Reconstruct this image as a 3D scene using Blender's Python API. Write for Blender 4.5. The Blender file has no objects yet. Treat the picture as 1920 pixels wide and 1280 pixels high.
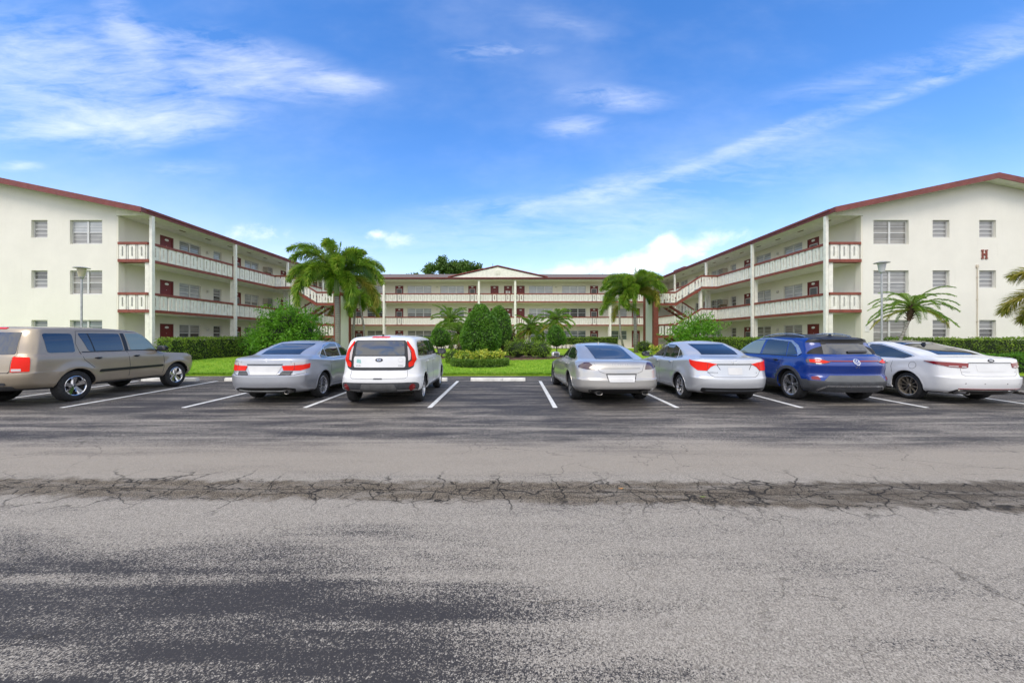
import bpy, bmesh, math, random
import numpy as np
from mathutils import Vector, Matrix
from mathutils.bvhtree import BVHTree
from mathutils.geometry import delaunay_2d_cdt
R = math.radians
EXPO = .80
random.seed(7); RNG = np.random.default_rng(7)
SC = bpy.context.scene; COL = SC.collection
ORG = {}

# ---------------------------------------------------------------- helpers
def link(o, parent=None):
    COL.objects.link(o)
    if parent is not None: o.parent = parent
    return o
def tag(o, label=None, cat=None, group=None, kind=None):
    if label: o['label'] = label
    if cat: o['category'] = cat
    if group: o['group'] = group
    if kind: o['kind'] = kind
    return o
def empty(name, loc=(0, 0, 0), rz=0, label=None, cat=None, group=None):
    o = bpy.data.objects.new(name, None); link(o)
    o.empty_display_size = .2
    o.location = loc; o.rotation_euler.z = rz
    ORG[o.name] = Vector(loc)
    return tag(o, label, cat, group)
def mesh_obj(name, verts, faces, mats, parent=None, smooth=False, mi=None, loc=None, ang=None):
    me = bpy.data.meshes.new(name)
    me.from_pydata([tuple(v) for v in verts], [], [tuple(f) for f in faces])
    if not isinstance(mats, (list, tuple)): mats = [mats]
    for m in mats: me.materials.append(m)
    if mi is not None: me.polygons.foreach_set('material_index', mi)
    if smooth: me.polygons.foreach_set('use_smooth', [True] * len(me.polygons))
    if smooth and ang: me.set_sharp_from_angle(angle=R(ang))
    me.update()
    o = bpy.data.objects.new(name, me); link(o, parent)
    if loc is not None: o.location = loc
    return o
class MB:
    def __init__(s): s.v = []; s.f = []; s.m = []; s.cm = 0
    def face(s, pts):
        b = len(s.v); s.v += [tuple(p) for p in pts]; s.f.append(tuple(range(b, b + len(pts)))); s.m.append(s.cm)
    def box(s, x0, x1, y0, y1, z0, z1):
        if x0 > x1: x0, x1 = x1, x0
        if y0 > y1: y0, y1 = y1, y0
        if z0 > z1: z0, z1 = z1, z0
        b = len(s.v)
        s.v += [(x0,y0,z0),(x1,y0,z0),(x1,y1,z0),(x0,y1,z0),(x0,y0,z1),(x1,y0,z1),(x1,y1,z1),(x0,y1,z1)]
        for q in ((0,3,2,1),(4,5,6,7),(0,1,5,4),(1,2,6,5),(2,3,7,6),(3,0,4,7)):
            s.f.append(tuple(b + i for i in q)); s.m.append(s.cm)
        return s
    def hexa(s, p):      # 8 points ordered like box
        b = len(s.v); s.v += [tuple(q) for q in p]
        for q in ((0,3,2,1),(4,5,6,7),(0,1,5,4),(1,2,6,5),(2,3,7,6),(3,0,4,7)):
            s.f.append(tuple(b + i for i in q)); s.m.append(s.cm)
    def prism(s, poly, axis, a0, a1):   # poly in the other two axes
        def P(u, w, a): return {'x': (a, u, w), 'y': (u, a, w), 'z': (u, w, a)}[axis]
        b = len(s.v); n = len(poly)
        s.v += [P(u, w, a0) for u, w in poly] + [P(u, w, a1) for u, w in poly]
        s.f.append(tuple(b + i for i in range(n))); s.f.append(tuple(b + n + i for i in reversed(range(n))))
        for i in range(n):
            j = (i + 1) % n; s.f.append((b + i, b + n + i, b + n + j, b + j))
        s.m += [s.cm] * (n + 2)
    def tube(s, pts, rad, n=10, caps=True):
        pts = [Vector(p) for p in pts]
        if not isinstance(rad, (list, tuple)): rad = [rad] * len(pts)
        b = len(s.v); up = Vector((0.13, 0.21, 1)).normalized()
        for i, p in enumerate(pts):
            d = (pts[min(i + 1, len(pts) - 1)] - pts[max(i - 1, 0)]).normalized()
            a = d.cross(up)
            if a.length < .2: a = d.cross(Vector((1, 0, 0)))
            a.normalize(); c = d.cross(a)
            for k in range(n):
                t = 2 * math.pi * k / n
                s.v.append(tuple(p + (a * math.cos(t) + c * math.sin(t)) * rad[i]))
        for i in range(len(pts) - 1):
            for k in range(n):
                q = (k + 1) % n
                s.f.append((b + i*n + k, b + i*n + q, b + (i+1)*n + q, b + (i+1)*n + k)); s.m.append(s.cm)
        if caps:
            s.f.append(tuple(b + k for k in reversed(range(n)))); s.f.append(tuple(b + (len(pts)-1)*n + k for k in range(n)))
            s.m += [s.cm] * 2
    def lathe(s, prof, c=(0, 0, 0), n=24, axis='z', caps=False):
        b = len(s.v); c = Vector(c)
        for r, h in prof:
            for k in range(n):
                t = 2 * math.pi * k / n
                u, w = r * math.cos(t), r * math.sin(t)
                s.v.append(tuple(c + (Vector((u, w, h)) if axis == 'z' else Vector((u, h, w)))))
        for i in range(len(prof) - 1):
            for k in range(n):
                q = (k + 1) % n
                s.f.append((b + i*n + k, b + i*n + q, b + (i+1)*n + q, b + (i+1)*n + k)); s.m.append(s.cm)
        if caps:
            s.f.append(tuple(b + k for k in range(n))); s.f.append(tuple(b + (len(prof)-1)*n + k for k in range(n))); s.m += [s.cm]*2
    def build(s, name, mats, parent=None, smooth=False, ang=None, local=False, loc=None):
        o = Vector((0, 0, 0)) if (local or parent is None) else ORG.get(parent.name, Vector((0, 0, 0)))
        vv = [(v[0] - o.x, v[1] - o.y, v[2] - o.z) for v in s.v] if o.length else s.v
        ob = mesh_obj(name, vv, s.f, mats, parent, smooth, s.m, loc, ang)
        ORG[ob.name] = o
        return ob

# ---------------------------------------------------------------- materials
class NT:
    def __init__(s, t): s.t = t; s.n = t.nodes; s.l = t.links
    def add(s, typ, **kw):
        n = s.n.new(typ)
        for k, v in kw.items(): setattr(n, k, v)
        return n
    def val(s, sock, v):
        if hasattr(v, 'is_output'): s.l.new(v, sock)
        else: sock.default_value = v
    def math(s, op, a, b=None, c=None, clamp=False):
        n = s.add('ShaderNodeMath', operation=op); n.use_clamp = clamp
        s.val(n.inputs[0], a)
        if b is not None: s.val(n.inputs[1], b)
        if c is not None: s.val(n.inputs[2], c)
        return n.outputs[0]
    def noise(s, vec, scale, detail=4, rough=.5, dist=0, dim='3D'):
        n = s.add('ShaderNodeTexNoise'); n.noise_dimensions = dim
        if vec is not None: s.l.new(vec, n.inputs['Vector'])
        n.inputs['Scale'].default_value = scale; n.inputs['Detail'].default_value = detail
        n.inputs['Roughness'].default_value = rough; n.inputs['Distortion'].default_value = dist
        return n.outputs[0]
    def ramp(s, v, a, b, lo=0., hi=1., smooth=True):
        n = s.add('ShaderNodeMapRange'); n.interpolation_type = 'SMOOTHSTEP' if smooth else 'LINEAR'
        s.val(n.inputs['Value'], v)
        for k, q in (('From Min', a), ('From Max', b), ('To Min', lo), ('To Max', hi)): s.val(n.inputs[k], q)
        return n.outputs[0]
    def mix(s, f, a, b, blend='MIX'):
        n = s.add('ShaderNodeMix', data_type='RGBA', blend_type=blend)
        s.val(n.inputs[0], f)
        for i, q in ((6, a), (7, b)):
            if hasattr(q, 'is_output'): s.l.new(q, n.inputs[i])
            else: n.inputs[i].default_value = (q[0], q[1], q[2], 1)
        return n.outputs[2]
    def map(s, vec, scale=(1, 1, 1), loc=(0, 0, 0), rot=(0, 0, 0)):
        n = s.add('ShaderNodeMapping'); s.l.new(vec, n.inputs[0])
        n.inputs['Scale'].default_value = scale; n.inputs['Location'].default_value = loc; n.inputs['Rotation'].default_value = rot
        return n.outputs[0]
    def sep(s, vec):
        n = s.add('ShaderNodeSeparateXYZ'); s.l.new(vec, n.inputs[0]); return n.outputs
    def bump(s, h, strength=.3, dist=.01):
        n = s.add('ShaderNodeBump'); s.l.new(h, n.inputs['Height'])
        n.inputs['Strength'].default_value = strength; n.inputs['Distance'].default_value = dist
        return n.outputs[0]
MATS = {}
def newmat(name):
    m = bpy.data.materials.new(name); m.use_nodes = True
    t = NT(m.node_tree); b = m.node_tree.nodes['Principled BSDF']
    co = t.add('ShaderNodeTexCoord')
    return m, t, b, co
def M(name, col, rough=.6, metal=0., var=.12, vs=3., bump=0., bs=60., coat=0., spec=None, ior=None, tint=None):
    if name in MATS: return MATS[name]
    m, t, b, co = newmat(name)
    g = co.outputs['Object']
    if var > 0:
        n = t.noise(g, vs, 5, .6)
        dark = tuple(c * (1 - var) for c in col); light = tuple(min(1, c * (1 + var * .6)) for c in (tint or col))
        t.l.new(t.mix(t.ramp(n, .3, .7), dark, light), b.inputs['Base Color'])
        t.l.new(t.ramp(t.noise(g, vs * 2.3, 3), .3, .7, rough * .85, min(1, rough * 1.15)), b.inputs['Roughness'])
    else:
        b.inputs['Base Color'].default_value = (*col, 1); b.inputs['Roughness'].default_value = rough
    b.inputs['Metallic'].default_value = metal
    if coat: b.inputs['Coat Weight'].default_value = coat; b.inputs['Coat Roughness'].default_value = .04
    if spec is not None: b.inputs['Specular IOR Level'].default_value = spec
    if ior: b.inputs['IOR'].default_value = ior
    if bump: t.l.new(t.bump(t.noise(g, bs, 4), bump, .01), b.inputs['Normal'])
    MATS[name] = m
    return m
def stucco(name, col, streak=.28):
    m, t, b, co = newmat(name); g = co.outputs['Object']
    n = t.noise(g, .6, 6, .62); f = t.noise(g, 9, 5, .6)
    c = t.mix(t.ramp(n, .32, .72), tuple(x * .93 for x in col), col)
    s = t.noise(t.map(g, (3, 3, .22)), 1.6, 6, .65)
    c = t.mix(t.ramp(s, .56, .82, 0, streak), c, tuple(x * y for x, y in zip(col, (.62, .6, .52))))
    c = t.mix(t.ramp(f, .45, .75, 0, .12), c, tuple(x * .82 for x in col))
    t.l.new(c, b.inputs['Base Color']); b.inputs['Roughness'].default_value = .85
    t.l.new(t.bump(t.noise(g, 45, 6, .7), .35, .012), b.inputs['Normal'])
    return m
def leafmat(name, cols, rough=.5, trans=.35):
    m, t, b, co = newmat(name); g = co.outputs['Object']
    ge = t.add('ShaderNodeNewGeometry')
    rp = t.add('ShaderNodeValToRGB'); cr = rp.color_ramp
    while len(cr.elements) < len(cols): cr.elements.new(.5)
    for i, c in enumerate(cols):
        cr.elements[i].position = i / (len(cols) - 1); cr.elements[i].color = (*c, 1)
    n = t.ramp(t.noise(g, 1.6, 3), .3, .7)
    v = t.math('ADD', t.math('MULTIPLY', ge.outputs['Random Per Island'], .6), t.math('MULTIPLY', n, .4))
    t.l.new(v, rp.inputs[0]); t.l.new(rp.outputs[0], b.inputs['Base Color'])
    b.inputs['Roughness'].default_value = rough
    tr = t.add('ShaderNodeBsdfTranslucent'); t.l.new(rp.outputs[0], tr.inputs[0])
    mx = t.add('ShaderNodeMixShader'); mx.inputs[0].default_value = trans
    out = [q for q in t.n if q.type == 'OUTPUT_MATERIAL'][0]
    t.l.new(b.outputs[0], mx.inputs[1]); t.l.new(tr.outputs[0], mx.inputs[2]); t.l.new(mx.outputs[0], out.inputs[0])
    return m
def paint(name, col, metal=.0, rough=.3, flake=0.):
    m, t, b, co = newmat(name); g = co.outputs['Object']
    d = t.noise(g, 2.2, 4, .6)
    t.l.new(t.mix(t.ramp(d, .35, .75), col, tuple(c * .93 for c in col)), b.inputs['Base Color'])
    z = t.sep(g)[2]     # road dust towards the sills
    du = t.math('MULTIPLY', t.ramp(z, .55, .2), t.ramp(t.noise(g, 6, 5), .35, .75))
    t.l.new(t.math('ADD', t.math('MULTIPLY', du, .3), rough), b.inputs['Roughness'])
    b.inputs['Metallic'].default_value = metal
    b.inputs['Coat Weight'].default_value = .7; b.inputs['Coat Roughness'].default_value = .05
    return m

m_wall = stucco('cream_stucco', (.77, .75, .675))
m_wallw = stucco('cream_stucco_shade_tone', (.77, .735, .63), .10)  # creamier copy of the wall stucco; walkway shade is put into the colour
m_trimw = M('white_painted_concrete', (.77, .755, .68), .7, var=.1, vs=4, bump=.15)
m_red = M('red_brown_trim_paint', (.225, .055, .034), .6, var=.2, vs=5, bump=.1)
m_redf = M('red_fascia_paint', (.175, .036, .028), .55, var=.18, vs=2.)
m_door = M('dark_red_door_paint', (.17, .016, .014), .45, var=.12, vs=6)
m_doorf = M('dark_red_door_frame_paint', (.14, .018, .016), .5, var=.1)
m_alu = M('mill_aluminium', (.62, .62, .6), .45, .3, var=.1)
m_white = M('white_enamel', (.75, .75, .72), .5, var=.06)
m_screen = M('grey_screen_mesh', (.12, .12, .12), .6, var=.2, vs=8)
m_dark = M('dark_interior', (.012, .012, .014), .6, var=0)
m_vent = M('brown_vent_metal', (.23, .17, .11), .7, var=.2)
m_galv = M('galvanised_steel', (.42, .43, .43), .45, .5, var=.2, vs=6)
m_conc = M('pale_concrete', (.60, .58, .54), .85, var=.25, vs=5, bump=.4, bs=80)
def shingle():
    m, t, b, co = newmat('brown_shingles'); g = co.outputs['Object']
    n = t.noise(t.map(g, (1, 6, 1)), 5, 5, .6)
    t.l.new(t.mix(t.ramp(n, .3, .7), (.10, .075, .06), (.21, .165, .14)), b.inputs['Base Color'])
    b.inputs['Roughness'].default_value = .9
    return m
m_shingle = shingle()
def blind(name, hi, lo, scale=22., gloss=.25):
    m, t, b, co = newmat(name); g = co.outputs['Object']
    z = t.sep(g)[2]
    w = t.math('SINE', t.math('MULTIPLY', z, scale * 6.283 / 2.2))
    n = t.noise(g, 1.3, 3)
    c = t.mix(t.ramp(w, -.6, .7), lo, hi)
    c = t.mix(t.ramp(n, .3, .7, 0, .5), c, tuple(x * .6 for x in lo))
    t.l.new(c, b.inputs['Base Color']); b.inputs['Roughness'].default_value = gloss
    b.inputs['Coat Weight'].default_value = .8; b.inputs['Coat Roughness'].default_value = .02
    return m
bl_light = blind('pane_over_white_blinds', (.52, .54, .56), (.38, .40, .42), 14)
bl_mid = blind('pane_over_grey_shutter', (.36, .36, .35), (.22, .22, .22), 10)
bl_dark = blind('pane_over_dark_room', (.10, .10, .10), (.045, .045, .045), 9)
bl_curt = blind('pane_over_beige_curtain', (.30, .29, .26), (.17, .165, .15), 4)
bl_teal = blind('pane_over_green_grey_curtain', (.16, .21, .21), (.09, .12, .12), 5)

# ---------------------------------------------------------------- camera, world, sun
cam = bpy.data.cameras.new('camera'); co_ = bpy.data.objects.new('camera', cam); COL.objects.link(co_)
co_.location = (0, 0, 1.54); co_.rotation_euler = (R(90), 0, 0)
cam.sensor_width = 36; cam.lens = 710 / 1920 * 36; cam.clip_end = 3000; cam.clip_start = .05
cam.shift_x = 4 / 1920; cam.shift_y = -7 / 1920
SC.camera = co_
SUN_EL, SUN_AZ = 52, 205      # azimuth the light comes from, measured from +Y clockwise
sun = bpy.data.lights.new('sun', 'SUN'); so = bpy.data.objects.new('sun', sun); COL.objects.link(so)
sun.energy = 1.15; sun.angle = R(26); sun.color = (1, .91, .78)
d = Vector((math.sin(R(SUN_AZ)) * math.cos(R(SUN_EL)), math.cos(R(SUN_AZ)) * math.cos(R(SUN_EL)), math.sin(R(SUN_EL))))
so.rotation_euler = d.to_track_quat('Z', 'Y').to_euler(); so.location = d * 50
w = bpy.data.worlds.new('World'); SC.world = w; w.use_nodes = True
t = NT(w.node_tree); bg = w.node_tree.nodes['Background']
sky = t.add('ShaderNodeTexSky'); sky.sky_type = 'NISHITA'; sky.sun_disc = False
sky.sun_elevation = R(SUN_EL); sky.sun_rotation = R(SUN_AZ); sky.air_density = 1.25; sky.dust_density = .5; sky.ozone_density = 2.6
tc = t.add('ShaderNodeTexCoord'); D = tc.outputs['Generated']
x, y, z = t.sep(D)
ay = t.math('MAXIMUM', y, .03)
a = t.math('DIVIDE', x, ay); b_ = t.math('DIVIDE', z, ay)
cb = t.add('ShaderNodeCombineXYZ'); t.l.new(a, cb.inputs[0]); t.l.new(b_, cb.inputs[1]); AB = cb.outputs[0]
def blob(px, py, sx, sy, rot, amp=1.):
    ax, by = (px - 956) / 710, (633 - py) / 710
    s_ = t.add('ShaderNodeVectorMath', operation='SUBTRACT'); t.l.new(AB, s_.inputs[0]); s_.inputs[1].default_value = (ax, by, 0)
    r_ = t.map(s_.outputs[0], rot=(0, 0, -R(rot)))
    q_ = t.map(r_, scale=(710 / sx, 710 / sy, 1))
    l_ = t.add('ShaderNodeVectorMath', operation='LENGTH'); t.l.new(q_, l_.inputs[0])
    return t.ramp(l_.outputs['Value'], 1.0, 0.0, 0, amp)
def add(vals):
    r_ = vals[0]
    for v in vals[1:]: r_ = t.math('ADD', r_, v)
    return r_
cirrus = add([blob(200, 130, 420, 130, -14, .7), blob(470, 120, 330, 75, -14, .75), blob(640, 158, 120, 28, -4, .8),
    blob(180, 235, 300, 45, 6, .8), blob(60, 180, 330, 100, -8, .55), blob(300, 255, 240, 40, 12, .5), blob(240, 60, 160, 60, -60, .45), blob(350, 318, 120, 26, 0, .35), blob(40, 312, 62, 15, 0, .8),
    blob(935, 96, 130, 26, 2, .8), blob(1150, 184, 150, 34, -4, .75), blob(1075, 238, 95, 30, 4, .75), blob(1060, 45, 160, 36, -12, .2),
    blob(1760, 150, 480, 22, 21, .46), blob(1420, 262, 380, 20, 22, .46), blob(1130, 358, 330, 34, 14, .42), blob(900, 392, 220, 34, 4, .4),
    blob(1860, 80, 300, 60, 18, .35), blob(1600, 150, 260, 40, 14, .25), blob(1350, 330, 500, 100, 14, .3), blob(960, 440, 700, 60, 3, .28)])
wv = t.noise(AB, 1.7, 3, .5)
st = t.noise(t.map(AB, (1.3, 5.0, 1), rot=(0, 0, R(-12))), 2.0, 10, .63, .55)
fi = t.noise(t.map(AB, (2.2, 9.0, 1), rot=(0, 0, R(-8))), 5.0, 8, .6, .8)
st = t.math('ADD', t.math('MULTIPLY', st, .72), t.math('MULTIPLY', fi, .28))
cm = t.math('MINIMUM', cirrus, 1.0)
cir = t.ramp(t.math('ADD', cm, t.math('MULTIPLY', t.math('MULTIPLY', t.math('SUBTRACT', st, .53), 3.6), t.math('MINIMUM', t.math('MULTIPLY', cm, 2.2), 1.0))), .0, 1.6, 0, .50, False)
cum = add([blob(740, 450, 85, 30, 0, 1), blob(705, 438, 42, 16, 0, .8), blob(480, 440, 130, 34, 0, .8), blob(560, 470, 110, 22, 0, .4), blob(1240, 470, 150, 44, 16, 1.1), blob(1180, 500, 230, 34, 4, .9),
    blob(1390, 438, 80, 32, 6, 1.0), blob(1250, 450, 46, 26, 20, .8), blob(1310, 465, 120, 24, 12, .6), blob(1000, 508, 320, 30, 0, .55)])
pf = t.noise(t.map(AB, (1, 1.5, 1)), 9, 9, .6, .3)
cu = t.ramp(t.math('ADD', cum, t.math('MULTIPLY', t.math('MULTIPLY', t.math('SUBTRACT', pf, .55), 3.2), t.math('MINIMUM', t.math('MULTIPLY', cum, 2.5), 1.0))), .15, 1.5, 0, .62)
veil = t.ramp(t.noise(t.map(AB, (.8, 1.6, 1)), 1.3, 6, .6), .40, .78, .0, .12)
front = t.math('ADD', t.math('ADD', cir, veil), cu, clamp=True)
az_ = t.math('ADD', t.math('ABSOLUTE', z), .06)     # unseen clouds overhead and behind the camera, cover thickened to whiten ambient light
cb2 = t.add('ShaderNodeCombineXYZ'); t.l.new(t.math('DIVIDE', x, az_), cb2.inputs[0]); t.l.new(t.math('DIVIDE', y, az_), cb2.inputs[1])
bk = t.noise(cb2.outputs[0], .95, 9, .6, .6)
back = t.ramp(bk, .32, .54, 0, .95)
isf = t.ramp(y, .16, .30)
mask = t.math('ADD', t.math('MULTIPLY', front, isf), t.math('MULTIPLY', back, t.math('SUBTRACT', 1, isf)))
sat = t.add('ShaderNodeHueSaturation'); t.l.new(sky.outputs[0], sat.inputs['Color']); sat.inputs['Saturation'].default_value = 1.33
elev = t.ramp(z, 0.0, .45)
base = t.mix(1, sat.outputs[0], t.mix(elev, (1.06, .96, .98), (1.06, .95, 1.12)), 'MULTIPLY')
base = t.mix(t.ramp(z, .34, .0, 0, .62), base, (4.3, 5.0, 6.9))
skyc = t.mix(mask, base, (7.3, 7.25, 7.3))
t.l.new(skyc, bg.inputs[0]); bg.inputs[1].default_value = .13
SC.view_settings.view_transform = 'Standard'; SC.view_settings.look = 'None'; SC.view_settings.exposure = EXPO
SC.view_settings.gamma = 1
SC.render.engine = 'CYCLES'; SC.render.filter_size = 1.1

# ---------------------------------------------------------------- ground
def asphalt():
    m, t, b, co = newmat('worn_asphalt'); g = co.outputs['Object']
    x, y, z = t.sep(g)
    wn = t.noise(t.map(g, (.5, 1, 1)), .55, 6, .65); wn2 = t.noise(t.map(g, (.28, 1.4, 1)), 1.6, 8, .68, .3)
    # how much dark sealer is left: by place (bands along the lane) plus noise
    yy = t.math('ADD', y, t.math('MULTIPLY', t.math('SUBTRACT', wn, .5), 1.3))
    far = t.math('MULTIPLY', t.ramp(yy, 4.6, 6.0, 0, .95), t.ramp(yy, 9.2, 7.6, .45, 1))
    bays = t.ramp(yy, 7.4, 8.8, 0, .75)
    near = t.ramp(yy, 3.2, 2.1, 0, 1.28)
    nleft = t.math('MULTIPLY', near, t.ramp(t.math('ADD', x, t.math('MULTIPLY', wn2, .9)), 1.1, -.1, .12, 1))
    nright = t.math('MULTIPLY', t.ramp(yy, 2.1, 1.6), .55)
    seal = t.math('ADD', t.math('ADD', far, bays), t.math('MAXIMUM', nleft, nright))
    seal = t.math('ADD', seal, t.math('MULTIPLY', t.math('SUBTRACT', wn2, .52), 3.2))
    streak = t.noise(t.map(g, (.18, 3.2, 1)), 1.2, 5, .6)
    seal = t.math('SUBTRACT', seal, t.ramp(streak, .46, .72, 0, .75))
    seal = t.math('ADD', t.math('MULTIPLY', t.ramp(seal, -.5, 1.3, 0, 1, False), .74), .03)
    # aggregate
    vo = t.add('ShaderNodeTexVoronoi'); t.l.new(g, vo.inputs['Vector']); vo.inputs['Scale'].default_value = 170
    ag = t.sep(vo.outputs['Color'])[0]
    fn = t.noise(g, 190, 3, .6)
    fl = t.noise(g, 48, 8, .78)
    spk = t.math('ADD', t.math('MULTIPLY', ag, .5), t.ramp(fl, .30, .70, 0, .5, False))
    stone = t.mix(t.sep(vo.outputs['Color'])[1], (.165, .146, .12), (.50, .455, .385))
    stone = t.mix(t.ramp(fn, .35, .7, 0, .45), stone, (.13, .115, .10))
    light = t.mix(t.ramp(fl, .2, .5), (.19, .17, .142), stone)
    dark = t.mix(fn, (.031, .0285, .029), (.054, .050, .049))
    edge = t.ramp(t.math('SUBTRACT', seal, spk), -.13, .10)
    col = t.mix(edge, light, dark)
    # tan washed-out fines on the lane
    tan = t.math('MULTIPLY', t.ramp(yy, 6.0, 5.0), t.ramp(yy, 3.9, 4.5))
    col = t.mix(t.math('MULTIPLY', tan, .55), col, t.mix(fl, (.22, .188, .148), (.38, .33, .262)))
    # seam across the lane
    sw = t.noise(t.map(g, (1, 1, 1)), .9, 7, .62); sw2 = t.noise(g, 5.5, 6, .65)
    c0 = t.math('ADD', t.math('ADD', 3.80, t.math('MULTIPLY', x, -.020)), t.math('MULTIPLY', t.math('SUBTRACT', sw, .5), .22))
    dist = t.math('ABSOLUTE', t.math('SUBTRACT', y, c0))
    hw = t.math('ADD', t.math('ADD', .235, t.math('MULTIPLY', t.math('MAXIMUM', x, -1.0), .020)), t.math('MULTIPLY', t.math('SUBTRACT', sw2, .5), .36))
    sm = t.ramp(t.math('SUBTRACT', dist, t.math('ADD', hw, t.math('MULTIPLY', t.math('SUBTRACT', fl, .5), .12))), .08, -.05)
    sm2 = t.math('MULTIPLY', sm, t.ramp(t.noise(t.map(g, (.6, 2.5, 1)), 2.2, 6, .65), .30, .56, .45, 1))
    sdk = t.ramp(x, .5, 4.5, 0, .55)
    scol = t.mix(t.ramp(t.math('ADD', ag, t.math('MULTIPLY', fl, .5)), .75, 1.25), (.058, .045, .030), (.30, .245, .175))
    scol = t.mix(sdk, scol, (.055, .044, .032))
    col = t.mix(t.math('MULTIPLY', sm2, .93), col, scol)
    # cracks
    wp = t.add('ShaderNodeVectorMath', operation='ADD')
    nv = t.add('ShaderNodeTexNoise'); t.l.new(g, nv.inputs['Vector']); nv.inputs['Scale'].default_value = 3.2; nv.inputs['Detail'].default_value = 7
    sc_ = t.add('ShaderNodeVectorMath', operation='SCALE'); t.l.new(nv.outputs['Color'], sc_.inputs[0]); sc_.inputs['Scale'].default_value = .42
    t.l.new(g, wp.inputs[0]); t.l.new(sc_.outputs[0], wp.inputs[1])
    def crack(sc, wid):
        v = t.add('ShaderNodeTexVoronoi', feature='DISTANCE_TO_EDGE'); t.l.new(wp.outputs[0], v.inputs['Vector']); v.inputs['Scale'].default_value = sc
        return t.ramp(v.outputs['Distance'], wid, wid * .2)
    c_small = t.math('MULTIPLY', crack(3.4, .026), t.ramp(t.math('SUBTRACT', dist, hw), .10, -.02))
    c_mid = t.math('MULTIPLY', crack(1.5, .020), t.ramp(t.math('ADD', dist, t.math('MULTIPLY', t.noise(g, .8, 3), .9)), 1.15, .55))
    c_big = t.math('MULTIPLY', crack(.75, .0075), t.math('MULTIPLY', t.ramp(t.noise(g, .33, 3), .48, .58), .5))
    hair = t.math('MULTIPLY', crack(2.3, .012), t.math('MULTIPLY', t.ramp(t.noise(t.map(g, loc=(5, 3, 0)), .5, 3), .50, .6), t.ramp(x, -.3, 1.5, 0, .6)))
    line = t.ramp(t.math('ABSOLUTE', t.math('SUBTRACT', y, t.math('ADD', c0, t.math('MULTIPLY', t.math('SUBTRACT', sw2, .5), .05)))), .010, .003, 0, .9)
    cr = t.math('MAXIMUM', t.math('MAXIMUM', c_small, c_mid), t.math('MAXIMUM', t.math('MAXIMUM', c_big, hair), line))
    cr = t.math('MULTIPLY', cr, t.ramp(t.noise(g, 9, 4), .3, .5, .3, 1))
    col = t.mix(t.math('MULTIPLY', cr, .96), col, (.014, .012, .010))
    # oil drips in the bays
    oil = t.math('MULTIPLY', t.ramp(t.noise(t.map(g, loc=(2, 7, 0)), 1.4, 5, .6), .60, .74), t.ramp(y, 8.6, 9.6, 0, .6))
    col = t.mix(oil, col, (.02, .02, .024))
    t.l.new(col, b.inputs['Base Color'])
    t.l.new(t.ramp(edge, 0, 1, .88, .7), b.inputs['Roughness']); b.inputs['Specular IOR Level'].default_value = .25
    h = t.math('SUBTRACT', t.math('ADD', t.math('MULTIPLY', ag, .5), t.math('MULTIPLY', fn, .5)), t.math('MULTIPLY', cr, 2.))
    t.l.new(t.bump(h, .55, .006), b.inputs['Normal'])
    return m
def lawnmat():
    m, t, b, co = newmat('mown_lawn'); g = co.outputs['Object']
    n = t.noise(g, .8, 6, .6); f = t.noise(t.map(g, (1, .6, 1)), 26, 5, .7)
    c = t.mix(t.ramp(n, .3, .7), (.20, .35, .018), (.32, .47, .035))
    c = t.mix(t.ramp(f, .35, .75, 0, .6), c, (.09, .19, .010))
    t.l.new(c, b.inputs['Base Color']); b.inputs['Roughness'].default_value = .9
    b.inputs['Specular IOR Level'].default_value = .15
    t.l.new(t.bump(f, .8, .05), b.inputs['Normal'])
    return m
m_lawn = lawnmat()
m_earth = M('dry_earth', (.16, .12, .08), .95, var=.3, vs=2, bump=.5, bs=20)
mb = MB(); mb.face([(-900, -900, -.06), (900, -900, -.06), (900, 900, -.06), (-900, 900, -.06)])
tag(mb.build('ground', M('distant_ground', (.07, .11, .03), .95, var=.3, vs=.05)), kind='structure')
mb = MB()
ys = [-30, -5, 0, 3, 6, 15.45]; xs = [-60, -20, 0, 20, 60]
for i in range(5):
    for j in range(4): mb.face([(xs[j], ys[i], 0), (xs[j+1], ys[i], 0), (xs[j+1], ys[i+1], 0), (xs[j], ys[i+1], 0)])
tag(mb.build('parking_lot', asphalt()), kind='structure')
def lz(y, x=0):
    k = min(1, max(0, (y - 15.3) / 9.)); k = k * k * (3 - 2 * k)
    return .075 + .225 * k
mb = MB(); prev = None
ys = [15.28 + .0, 15.34] + [15.34 + (i * .75) for i in range(1, 14)] + [30, 45, 80, 140]
for a0, a1 in zip(ys[:-1], ys[1:]):
    z0 = -.02 if a0 == ys[0] else lz(a0); z1 = lz(a1)
    for x0 in range(-80, 80, 10): mb.face([(x0, a0, z0), (x0 + 10, a0, z0), (x0 + 10, a1, z1), (x0, a1, z1)])
tag(mb.build('lawn', m_lawn), kind='structure')
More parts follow.
